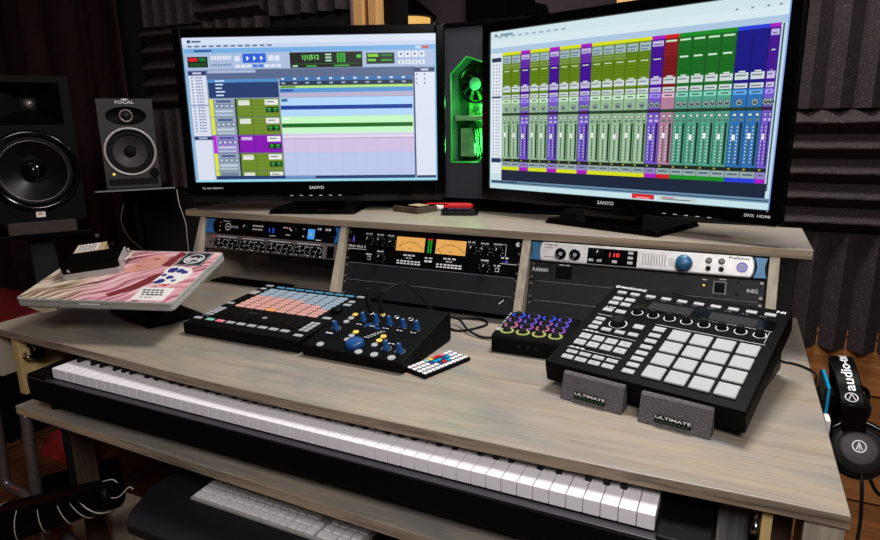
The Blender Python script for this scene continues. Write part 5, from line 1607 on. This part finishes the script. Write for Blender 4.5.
# side panel with the window cut out: fan of quads between outline and opening
out = [(0.0, 0.0), (W_, 0.0), (W_, 0.148), (W_, H_), (0.160, H_), (0.0, H_)]
q.put([(x, y, 0) for x, y in out] + [(x, y, 0) for x, y in hole], [(0, 1, 7, 6), (1, 2, 8, 7), (2, 3, 9, 8), (3, 4, 10, 9), (4, 5, 11, 10), (5, 0, 6, 11)])
q.put([(x, y, 0) for x, y in hole] + [(x, y, -0.14) for x, y in hole], [(i, (i + 1) % 6, 6 + (i + 1) % 6, 6 + i) for i in range(6)])
q.build('side_panel', 'pc_paint', t)
q = MB(PI_)
q.box(PX0, PX1, PY + 0.141, PY + 0.19, PZ0, PZ1); q.box(PX0, PX1, PY + 0.001, PY + 0.141, PZ1 - 0.004, PZ1); q.box(PX0, PX1, PY + 0.001, PY + 0.141, PZ0, PZ0 + 0.004)
q.box(PX0, PX0 + 0.004, PY + 0.001, PY + 0.141, PZ0, PZ1); q.box(PX1 - 0.004, PX1, PY + 0.001, PY + 0.141, PZ0, PZ1)
q.build('chassis', 'case', t)
q = MB(PI_)
q.box(PX0 - 0.004, PX1 + 0.004, PY - 0.006, PY + 0.19, PZ1, PZ1 + 0.012)
q.build('lid', 'black', t, 0.003)
for x in (PX0 + 0.02, PX1 - 0.06):
    q = MB(PI_); q.box(x, x + 0.04, PY + 0.01, PY + 0.17, 0.9756, PZ0); q.build('foot', 'rubber', t, 0.002)
q = MB(F2)
for i in range(6):
    a, c = hole[i], hole[(i + 1) % 6]
    q.tube([(a[0], a[1], 0.0), (c[0], c[1], 0.0)], 0.0018, 6)
q.build('window_trim', 'green_led', t)['label'] = 'green glowing window outline'
q = MB(F2); q.put([(x, y, -0.003) for x, y in hole], [(0, 1, 2, 3, 4, 5)]); q.build('window_pane', 'pc_glass', t)
M['board'] = plain('circuit board', (150, 230, 150), 0.5, var=0.5, scale=90)
M['green_metal'] = plain('pale case metal', (150, 170, 150), 0.4, 0.4, var=0.3, scale=30)
q = MB(F2); q.box(0.112, 0.227, 0.107, 0.37, -0.138, -0.130); q.build('motherboard', 'board', t)
fan = MB(F2 @ Matrix.Translation((0.163, 0.325, -0.075)))
fan.lathe([(0.054, 0.0), (0.054, 0.02), (0.049, 0.02), (0.049, 0.0)], 40, cap=False)
fan.build('fan_frame', 'black_gloss', t)
fan = MB(F2 @ Matrix.Translation((0.163, 0.325, -0.075)))
fan.lathe([(0.019, 0), (0.019, 0.018), (0.015, 0.021), (0.002, 0.022)], 24)
for k in range(9):
    a = 2 * PI * k / 9
    fan.put([(0.018 * math.cos(a), 0.018 * math.sin(a), 0.004), (0.047 * math.cos(a + 0.25), 0.047 * math.sin(a + 0.25), 0.004), (0.047 * math.cos(a + 0.75), 0.047 * math.sin(a + 0.75), 0.015), (0.018 * math.cos(a + 0.5), 0.018 * math.sin(a + 0.5), 0.015)], [(0, 1, 2, 3)])
fan.build('fan_rotor', 'speaker_dark', t, solid=0.001)
fan = MB(F2 @ Matrix.Translation((0.163, 0.325, -0.075))); fan.lathe([(0.018, 0.0212), (0.014, 0.0225), (0.002, 0.023)], 24); fan.build('fan_hub', 'mint', t)
q = MB(F2); q.box(0.114, 0.225, 0.222, 0.236, -0.13, -0.02); q.box(0.118, 0.165, 0.118, 0.200, -0.13, -0.05); q.build('graphics_card', 'green_metal', t, 0.002)
q = MB(F2); q.lathe([(0.016, -0.03), (0.016, -0.015), (0.010, -0.012)], 20, T=Matrix.Translation((0.188, 0.252, -0.04))); q.box(0.172, 0.205, 0.238, 0.268, -0.13, -0.07); q.build('pump', 'green_metal', t)
q = MB(F2)
rnd = random.Random(9)
for k in range(26):
    x, y = 0.116 + rnd.random() * 0.10, 0.112 + rnd.random() * 0.15
    q.box(x, x + 0.004 + rnd.random() * 0.012, y, y + 0.003 + rnd.random() * 0.012, -0.13, -0.118 + rnd.random() * 0.03)
q.build('chips', 'green_metal', t)
q = MB(F2)
for k in range(3):
    q.tube([(0.14 + k * 0.006, 0.22, -0.06), (0.165 + k * 0.008, 0.20, -0.035), (0.172 + k * 0.006, 0.15, -0.04), (0.165 + k * 0.01, 0.11, -0.06)], 0.0022, 6)
q.build('power_cables', 'rubber', t)
q = MB(F2); q.box(0.2325, 0.2365, 0.09, 0.31, 0.0, 0.004); q.build('red_reflection_strip', 'red_reflection_glow', t)['label'] = 'added red glowing strip imitating a reflection'  # added glowing strip standing in for red light reflected at the screen edge
lt = bpy.data.lights.new('case_light', 'POINT'); lt.energy = 1.5; lt.color = (0.08, 1.0, 0.16); lt.shadow_soft_size = 0.02
lo = bpy.data.objects.new('case_light', lt); COL.objects.link(lo); lo.location = (PX0 + 0.20, PY + 0.045, PZ0 + 0.275)
lo2 = bpy.data.objects.new('case_light', lt); COL.objects.link(lo2); lo2.location = (PX0 + 0.19, PY + 0.06, PZ0 + 0.150)

# ================================================================== SMALL THINGS ON THE SHELF
t = thing('dark_box', 'flat dark wooden box on the shelf in front of the computer tower', 'box', at(0.492, 0.745, SZ + 0.0003, -0.33))
q = MB(); q.box(-0.100, 0.0, 0.0, 0.078, 0, 0.016); q.build('box', 'brownwood', t, 0.001)
q = MB(); q.box(-0.094, -0.005, 0.005, 0.073, 0.016, 0.0185); q.build('lid', 'black_gloss', t, 0.001)
q = MB(); q.box(-0.06, -0.012, 0.02, 0.06, 0.0185, 0.0190); q.build('lid_panel', 'card', t)
t = thing('handheld_gadget', 'black and red handheld gadget lying on the shelf beside the dark box', 'gadget', at(0.606, 0.776, SZ + 0.0003, 0.33))
q = MB(); q.prism([(-0.052, -0.002), (-0.044, -0.015), (0.040, -0.018), (0.052, -0.004), (0.048, 0.008), (0.03, 0.020), (-0.03, 0.020), (-0.048, 0.010)], 0.0, 0.017, 'z'); q.build('body', 'black_gloss', t, 0.004)
q = MB(); q.prism([(-0.036, 0.006), (0.032, 0.004), (0.036, 0.018), (-0.03, 0.020)], 0.017, 0.028, 'z'); q.build('red_top', 'red', t, 0.002)
q = MB()
for k in range(3):
    q.box(-0.030 + k * 0.022, -0.014 + k * 0.022, -0.006, 0.0, 0.017, 0.0182)
q.build('keys', 'navy', t, 0.0004)
t = thing('cord_bundle', 'red and white striped cord bundle behind the red gadget on the shelf', 'cord', at(0.535, 0.843, SZ + 0.0003, 0.33))
for k in range(5):
    q = MB(); q.tube([(-0.055 + k * 0.024, 0, 0.009), (-0.033 + k * 0.024, 0.002, 0.0075)], 0.0070, 10); q.build('white_band' if k % 2 else 'red_band', 'paper' if k % 2 else 'red', t)
q = MB(); q.tube([(-0.06, 0.012, 0.0175), (0.0, 0.008, 0.0185), (0.07, 0.006, 0.0185)], 0.0028, 8); q.build('strap', 'red', t)

# ================================================================== DIGITAL PIANO
KZ = 0.7245
t = thing('digital_piano', 'black full-length digital piano on the pull-out shelf under the desktop', 'piano', at(0.6, 0.15, TZ))
PI2 = at(0.6, 0.15, TZ).inverted()
q = MB(PI2); q.prism([(0.008, 0.632), (0.33, 0.632), (0.33, 0.734), (0.156, 0.734), (0.153, 0.701), (-0.012, 0.701), (-0.017, 0.696), (-0.015, 0.648)], -0.066, 1.290, 'x'); q.build('body', 'piano', t, 0.002)
q = MB(PI2); q.box(-0.064, 1.288, -0.0172, -0.0020, 0.6985, 0.7016); q.build('key_slip', 'piano_red', t, 0.001)
for x0, x1 in ((-0.066, -0.002), (1.2245, 1.290)):
    q = MB(PI2); q.prism([(-0.016, 0.7012), (0.152, 0.7012), (0.152, 0.733), (0.120, 0.712), (-0.014, 0.707)], x0, x1, 'x'); q.build('cheek', 'piano', t, 0.002)
for x in (-0.045, 1.24):
    for y in (0.03, 0.27):
        q = MB(PI2); q.cyl(x, y, TZ + 0.0003, 0.632, 0.016, 18); q.build('foot', 'rubber', t)
q = MB(); q.box(0.0005, 0.0230, 0, 0.150, 0, 0.0222)
wk0 = q.build('white_key', 'ivory', t, 0.0009)
wk0.location = PI2 @ Vector((0.0, 0.0, KZ - 0.0222))
q = MB(); q.prism([(0.0, 0.0), (0.100, 0.0), (0.100, 0.0115), (0.010, 0.0115), (0.003, 0.0085)], -0.0048, 0.0048, 'x')
bk0 = q.build('black_key', 'ebony', t, 0.0012)
first_b = True
for k in range(52):
    if k:
        inst(wk0, 'white_key', t, PI2 @ Vector((k * 0.0235, 0.0, KZ - 0.0222)))
    letter = k % 7            # the lowest white key is an A
    if letter in (0, 2, 3, 5, 6) and k < 51:
        off = {0: 0.0, 2: -0.0022, 3: 0.0022, 5: -0.0025, 6: 0.0}[letter]
        loc = PI2 @ Vector(((k + 1) * 0.0235 + off, 0.0425, KZ + 0.0003))
        if first_b:
            bk0.location = loc; first_b = False
        else:
            inst(bk0, 'black_key', t, loc)

# ================================================================== WHITE COMPUTER KEYBOARD ON A BLACK TRAY
t = thing('keyboard_tray', 'black plastic tray hung low under the wooden shelf', 'tray', at(0.45, 0.15, 0.40))
TI = at(0.45, 0.15, 0.40).inverted()
q = MB(TI); q.prism([(0.325, -0.105), (0.88, -0.105), (0.90, -0.08), (0.90, 0.28), (0.27, 0.28), (0.261, 0.002), (0.297, -0.078)], 0.492, 0.5125, 'z'); q.build('tray', 'case', t, 0.004)
q = MB(TI); q.box(0.275, 0.36, 0.085, 0.107, 0.5125, 0.528); q.build('rail', 'black_gloss', t, 0.002)
for x in (0.275, 0.87):
    q = MB(TI); q.box(x, x + 0.02, 0.22, 0.275, 0.5125, 0.5943); q.build('hanger', 'black', t, 0.001)
t = thing('computer_keyboard', 'thin white computer keyboard on the low black tray', 'keyboard', at(0.3727, -0.0003, 0.5128))
q = MB(); q.prism([(0.0, 0.0), (0.114, 0.0), (0.114, 0.011), (0.0, 0.006)], 0, 0.385, 'x'); q.build('base', 'alu', t, 0.0015)
def krow(y, z, ws, name='key'):
    x = 0.004
    for w in ws:
        if w > 0:
            q = MB(); q.taper(x + 0.001, x + w - 0.0015, y, y + 0.0155, z, z + 0.0040, 0.001); q.build(name, 'white', t, 0.0007)
        x += abs(w)
krow(0.0045, 0.0066, [0.0195, 0.0195, 0.0195, 0.0195, 0.086, 0.0235, 0.0235, 0.0175, 0.0195, 0.0175, 0.0215, -0.005, 0.039, 0.0195, 0.0195])
krow(0.0225, 0.0074, [0.034] + [0.0195] * 10 + [0.040, 0.0195, -0.005, 0.0195, 0.0195, 0.0195, 0.0195])
krow(0.0415, 0.0083, [0.028] + [0.0195] * 11 + [0.030, -0.019, -0.005, 0.0195, 0.0195, 0.0195, 0.0195])
krow(0.0605, 0.0091, [0.024] + [0.0195] * 13, 'key')
krow(0.0795, 0.0100, [0.0195] * 18, 'key')

# ================================================================== LEFT FOREGROUND, UNDER THE DESK
A = Vector((-0.215, -0.080, 0.318)); B = Vector((0.085, 0.044, 0.424))
t = thing('padded_arm', 'black padded arm wound with thin white cord, in the lower left foreground', 'chair arm', at(*A))
AI = at(*A).inverted()
q = MB(AI); q.tube([A - (B - A) * 0.15, A + (B - A) * 0.3 + Vector((0, 0, 0.004)), A + (B - A) * 0.7 + Vector((0, 0, 0.004)), B], lambda u: 0.050 - 0.017 * u, 20); q.build('padding', 'black', t)
d = (B - A).normalized(); n1 = d.cross(Vector((0, 0, 1))).normalized(); n2 = n1.cross(d)
for i, u in enumerate((0.12, 0.30, 0.46, 0.62, 0.74, 0.84, 0.88)):
    q = MB(AI)
    c_ = A + (B - A) * u
    pts = [c_ + d * (0.022 * math.sin(k / 16 * 2 * PI + 0.6 * i)) + (n1 * math.cos(k / 16 * 2 * PI) + n2 * math.sin(k / 16 * 2 * PI)) * (0.0508 - 0.017 * u) for k in range(17)]
    q.tube(pts, 0.0011, 6, k=3); q.build('cord', 'white_cord', t)
q = MB(AI); q.tube([B - d * 0.03 + n2 * 0.034, B + d * 0.004 + n2 * 0.033, B + d * 0.014 + n2 * 0.022], 0.0013, 6); q.tube([B + n1 * 0.02, B + d * 0.012 + n1 * 0.012 - n2 * 0.006, B + d * 0.034 + n2 * 0.004, B + d * 0.042 - n2 * 0.004], 0.0013, 6); q.build('cord', 'white_cord', t)
q = MB(AI); q.tube([A - (B - A) * 0.12 + Vector((0, 0, -0.03)), A - (B - A) * 0.12 + Vector((-0.02, -0.02, -0.38))], 0.016, 14); q.build('post', 'steel', t)
tag(MB().tube([(-0.13, 0.004, 0.5942), (-0.137, 0.002, 0.47), (-0.160, 0.0, 0.0)], 0.0125, 14).build('steel_pole', 'steel'), 'straight grey steel pole under the left end of the wooden keyboard shelf', 'pole')
tag(MB().tube([(-0.365, 0.06, 0.60), (-0.372, 0.06, 0.42), (-0.378, 0.06, 0.318), (-0.296, 0.06, 0.302), (-0.22, 0.06, 0.245), (-0.142, 0.06, 0.222), (-0.02, 0.07, 0.14), (0.06, 0.08, 0.0)], 0.0125, 14).build('bent_tube', 'steel'), 'bent grey steel tube passing behind the black padded arm', 'tube')
tag(MB().box(-0.375, -0.185, 0.20, 0.30, 0.0, 0.185).build('wooden_block', 'bone', None, 0.006), 'pale wooden block on the floor below the black padded arm', 'block')
def heap(u, v):
    a = 2 * PI * u
    r = 1 - v
    return (-0.97 + 0.14 * r * math.cos(a) * (1 + 0.2 * math.sin(3 * a)), 0.57 + 0.07 * r * math.sin(a) * (1 + 0.2 * math.cos(2 * a)), 0.002 + 0.075 * (1 - r * r) * (1 + 0.3 * math.sin(5 * a + 6 * r)))
tag(MB().grid(heap, 40, 12).build('red_cloth', 'red_cloth'), 'crumpled red cloth heaped on the floor behind the steel pole', 'cloth')
t = thing('storage_trunk', 'low trunk with a dark red top left of the desk', 'trunk', at(-1.7, 0.72, 0))
q = MB(); q.box(-0.45, 0.46, -0.20, 0.15, 0.0, 0.47); q.build('body', 'black_matt', t, 0.004)
q = MB(); q.box(-0.46, 0.47, -0.21, 0.16, 0.47, 0.50); q.build('lid', 'red_cloth', t, 0.008)

# ================================================================== HEADPHONES ON THE DESK SIDE
hook = thing('headphone_hook', 'small black hook on the desk side holding the headphones', 'hook', at(1.45, 0.47, 0.722))
q = MB(); q.box(-0.0135, 0.03, -0.012, 0.012, -0.02, -0.008); q.box(0.006, 0.03, -0.012, 0.012, -0.008, 0.006); q.box(-0.0135, -0.010, -0.02, 0.02, -0.03, 0.0); q.build('hook', 'black', hook, 0.001)
HP = at(1.478, 0.0, 0.0)
t = thing('headphones', 'black over-ear headphones hanging from the right side of the desk', 'headphones', at(1.470, 0.470, 0.832) @ Matrix.Rotation(-0.08, 4, 'Y'))
HI2 = Matrix.Diagonal((0.9, 0.9, 0.9, 1.0)) @ Matrix.Translation((-1.484, -0.462, -0.800))
# band: an arch in the y-z plane, leaning out with depth
def band(u, s):
    a = math.radians(188 - 196 * u)
    y = 0.458 + 0.094 * -math.cos(a) * -1
    z = 0.712 + 0.098 * math.sin(a)
    x = 1.492 + s * 0.0215 - 0.012 * math.sin(a)
    return Vector((x, y, z))
def bandmesh(r0, r1, w, a0, a1, n=28):
    b = MB(HI2); vs = []
    for i in range(n + 1):
        a = math.radians(a0 + (a1 - a0) * i / n)
        for r in (r0, r1):
            for s in (-w, w):
                vs.append((1.494 + s - 0.010 * max(0, math.sin(a)), 0.462 - r * math.cos(a), 0.702 + r * 0.74 * math.sin(a)))
    fs = []
    for i in range(n):
        o, p = i * 4, i * 4 + 4
        fs += [(o, o + 1, p + 1, p), (o + 2, p + 2, p + 3, o + 3), (o, p, p + 2, o + 2), (o + 1, o + 3, p + 3, p + 1)]
    fs += [(0, 2, 3, 1), (n * 4, n * 4 + 1, n * 4 + 3, n * 4 + 2)]
    b.put(vs, fs, 0, False)
    return b
bandmesh(0.087, 0.096, 0.0195, 8, 172).build('headband', 'black', t, 0.002)
bandmesh(0.078, 0.087, 0.019, 20, 160).build('headband_pad', 'rubber', t, 0.002)
for sgn in (1, -1):
    # yoke and cup; sgn 1 is the near cup facing the room
    yc = 0.462 - sgn * 0.105
    q = MB(HI2); q.box(1.474, 1.512, yc - 0.006 + sgn * 0.008, yc + 0.006 + sgn * 0.008, 0.672, 0.722); q.build('slider', 'black_gloss', t, 0.002)
    CT = HI2 @ Matrix.Translation((1.500, yc - sgn * 0.004, 0.640)) @ (Matrix.Rotation(-0.62, 4, 'X') if sgn > 0 else Matrix.Rotation(0.32, 4, 'X') @ Matrix.Rotation(PI, 4, 'Z')) @ FRONT
    q = MB(CT); q.lathe([(0.047, -0.030), (0.050, -0.022), (0.050, -0.010), (0.045, -0.006)], 40); q.build('ear_pad', 'rubber', t)
    q = MB(CT); q.lathe([(0.044, -0.008), (0.0435, 0.002), (0.040, 0.006), (0.030, 0.008)], 40); q.build('ear_cup', 'case', t)
    q = MB(CT); q.lathe([(0.032, 0.006), (0.031, 0.012), (0.026, 0.0145), (0.002, 0.0150)], 36); q.build('cup_cap', 'speaker', t)
    q = MB(CT); ringmesh(q, 0, 0, 0.0310, 0.0345, 0.0095); q.build('cup_ring', 'rubber', t, recalc=False)
    if sgn > 0:
        q = MB(CT); ringmesh(q, 0, 0.004, 0.0095, 0.0112, 0.0155, 28)
        q.put([(-0.0055, -0.002, 0.0155), (-0.0040, -0.002, 0.0155), (0.0008, 0.011, 0.0155), (-0.0006, 0.011, 0.0155)], [(0, 1, 2, 3)])
        q.put([(0.0055, -0.002, 0.0155), (0.0040, -0.002, 0.0155), (-0.0008, 0.011, 0.0155), (0.0006, 0.011, 0.0155)], [(0, 1, 2, 3)])
        q.rect(-0.0006, 0.0006, -0.004, 0.006, 0.0155)
        q.build('emblem', 'ink', t)
    q = MB(CT); q.tube([(-0.044, 0.006, -0.004), (-0.040, 0.034, 0.004), (0.0, 0.052, 0.006), (0.040, 0.034, 0.004), (0.044, 0.006, -0.004)], 0.005, 10); q.build('yoke', 'black_gloss', t)
# lettering on the near half of the band, reading upward
def band_pt(a_deg, s, lift=0.0006):
    a = math.radians(a_deg); r = 0.096 + lift
    return Vector((1.494 + s - 0.010 * max(0, math.sin(a)), 0.462 - r * math.cos(a), 0.702 + r * 0.74 * math.sin(a)))
q = MB(HI2)
vs, fs, tw_, th_ = text_geo('audio-technica')
q.put([band_pt(34 + (v.x / tw_) * 118, 0.0085 - v.y / th_ * 0.0175) for v in vs], fs)
for k in range(24):
    pass
n = 24; rv = []; rf = []
for k in range(n):
    a = 2 * PI * k / n
    for r in (0.0088, 0.0106):
        rv.append(band_pt(25 + math.cos(a) * r / 0.096 * 57.3, -0.0005 + math.sin(a) * r))
for k in range(n):
    k2 = (k + 1) % n
    rf.append((2 * k, 2 * k + 1, 2 * k2 + 1, 2 * k2))
q.put(rv, rf)
for s0 in (-1, 1):
    q.put([band_pt(21.5, s0 * 0.0062), band_pt(21.5, s0 * 0.0046), band_pt(29.5, -s0 * 0.0006), band_pt(29.5, s0 * 0.0008)], [(0, 1, 2, 3)])
q.build('lettering', 'ink', t, recalc=False)
cable('black headphone cable hanging down beside the right desk leg', [(1.500, 0.352, 0.665), (1.503, 0.338, 0.635), (1.507, 0.335, 0.57), (1.500, 0.32, 0.50), (1.485, 0.30, 0.40), (1.48, 0.29, 0.25), (1.48, 0.28, 0.004)], 0.003)
cable('black cable running off behind the headphones along the wood panelling', [(1.512, 0.352, 0.655), (1.53, 0.36, 0.625), (1.56, 0.40, 0.605), (1.66, 0.50, 0.59)], 0.003)
t = thing('blue_case', 'bright blue glossy case wedged between desk edge and headphones', 'case', at(1.444, 0.40, 0.68))
q = MB(); q.box(-0.001, 0.004, -0.02, 0.065, -0.03, 0.108); q.build('case', 'cyan', t, 0.003)
q = MB(); q.box(-0.005, -0.001, -0.02, 0.065, -0.025, 0.106); q.build('back', 'rubber', t, 0.001)
q = MB(); q.box(-0.002, 0.006, -0.05, -0.021, -0.03, 0.062); q.build('tag', 'paper', t, 0.002)

# ------------------------------------------------------------------ pieces carried by a part hang below that part
CARRIED = {'dust_cap': ('woofer_cone',), 'woofer_surround': ('woofer_ring',), 'chrome_line': ('woofer_ring',), 'tweeter_dome': ('tweeter_ring', 'horn'), 'tweeter_ring': (), 'meter_face': ('meter_frame',), 'needle_scale': ('meter_frame',),
           'digits': ('display', 'display_panel'), 'cup_cap': ('ear_cup',), 'cup_ring': ('ear_cup',), 'emblem': ('ear_cup',), 'lid_print': ('lid',), 'sticker': ('lid',), 'face_print': ('lid',), 'dark_print': ('lid',),
           'green_print': ('label_plate',), 'lettering': ('label_plate', 'headband', 'badge'), 'fan_rotor': ('fan_frame',), 'fan_hub': ('fan_frame',), 'window_pane': ('side_panel',), 'window_trim': ('side_panel',), 'chips': ('motherboard',), 'pump': ('motherboard',),
           'lid_panel': ('lid',), 'print': ('white_label',), 'white_label': ('packet',), 'headband_pad': ('headband',), 'plate_edge': ('plate',), 'keys': (), 'rail': ('tray',), 'shelf_runner': ('keyboard_shelf',)}
for root in [o for o in SC.objects if o.parent is None and o.type == 'EMPTY']:
    kids = list(root.children)
    def kind_(o): return o.name.split('.')[0]
    def mid_(o):
        c = sum((Vector(v) for v in o.bound_box), Vector()) / 8
        return o.matrix_basis @ c
    for k in kids:
        hosts = CARRIED.get(kind_(k))
        if not hosts:
            continue
        cand = [h for h in kids if kind_(h) in hosts and h.parent is root]
        if cand:
            under(min(cand, key=lambda h: (mid_(h) - mid_(k)).length), k)

# ================================================================== LIGHT
def area(name, loc, target, size, energy, color, sy=None):
    l = bpy.data.lights.new(name, 'AREA'); l.energy = energy; l.color = color
    l.shape = 'RECTANGLE'; l.size = size; l.size_y = sy or size
    o = bpy.data.objects.new(name, l); COL.objects.link(o)
    o.location = loc
    o.rotation_euler = (Vector(target) - Vector(loc)).to_track_quat('-Z', 'Y').to_euler()
    return o
area('ceiling_lamp', (1.15, 0.58, 2.45), (1.1, 0.40, 0.7), 0.5, 35, (1.0, 0.965, 0.93), 0.45)
area('room_lamp', (1.6, -1.45, 2.4), (0.9, 0.3, 0.75), 0.8, 44, (1.0, 0.96, 0.93))
l = bpy.data.lights.new('red_lamp', 'POINT'); l.energy = 2.6; l.color = (1.0, 0.05, 0.04); l.shadow_soft_size = 0.08
o = bpy.data.objects.new('red_lamp', l); COL.objects.link(o); o.location = (-1.55, -0.25, 1.25)
l = bpy.data.lights.new('back_room_lamp', 'POINT'); l.energy = 7; l.color = (0.95, 0.80, 0.86); l.shadow_soft_size = 0.2
o = bpy.data.objects.new('back_room_lamp', l); COL.objects.link(o); o.location = (0.9, 1.75, 2.3)
w = bpy.data.worlds.new('room_air'); SC.world = w; w.use_nodes = True
w.node_tree.nodes['Background'].inputs['Color'].default_value = (0.02, 0.02, 0.022, 1)
w.node_tree.nodes['Background'].inputs['Strength'].default_value = 1.0

# ================================================================== CAMERA
cam = bpy.data.cameras.new('camera')
cam.sensor_width = 36.0
cam.lens = 618.4 / 880 * 36.0
cam.clip_start = 0.02
co = bpy.data.objects.new('camera', cam)
COL.objects.link(co)
yaw, pitch, roll = 0.4495, 0.2341, -0.0133
f = Vector((-math.sin(yaw) * math.cos(pitch), math.cos(yaw) * math.cos(pitch), -math.sin(pitch)))
r = Vector((math.cos(yaw), math.sin(yaw), 0)); u = r.cross(f)
r2 = r * math.cos(roll) + u * math.sin(roll); u2 = -r * math.sin(roll) + u * math.cos(roll)
co.matrix_world = Matrix(((r2.x, u2.x, -f.x, 1.2799), (r2.y, u2.y, -f.y, -0.7491), (r2.z, u2.z, -f.z, 1.2207), (0, 0, 0, 1)))
SC.camera = co
vs_ = SC.view_settings
vs_.view_transform = 'Standard'
vs_.look = 'None'
vs_.gamma = 1.0
vs_.exposure = 0.0
vs_.use_curve_mapping = False
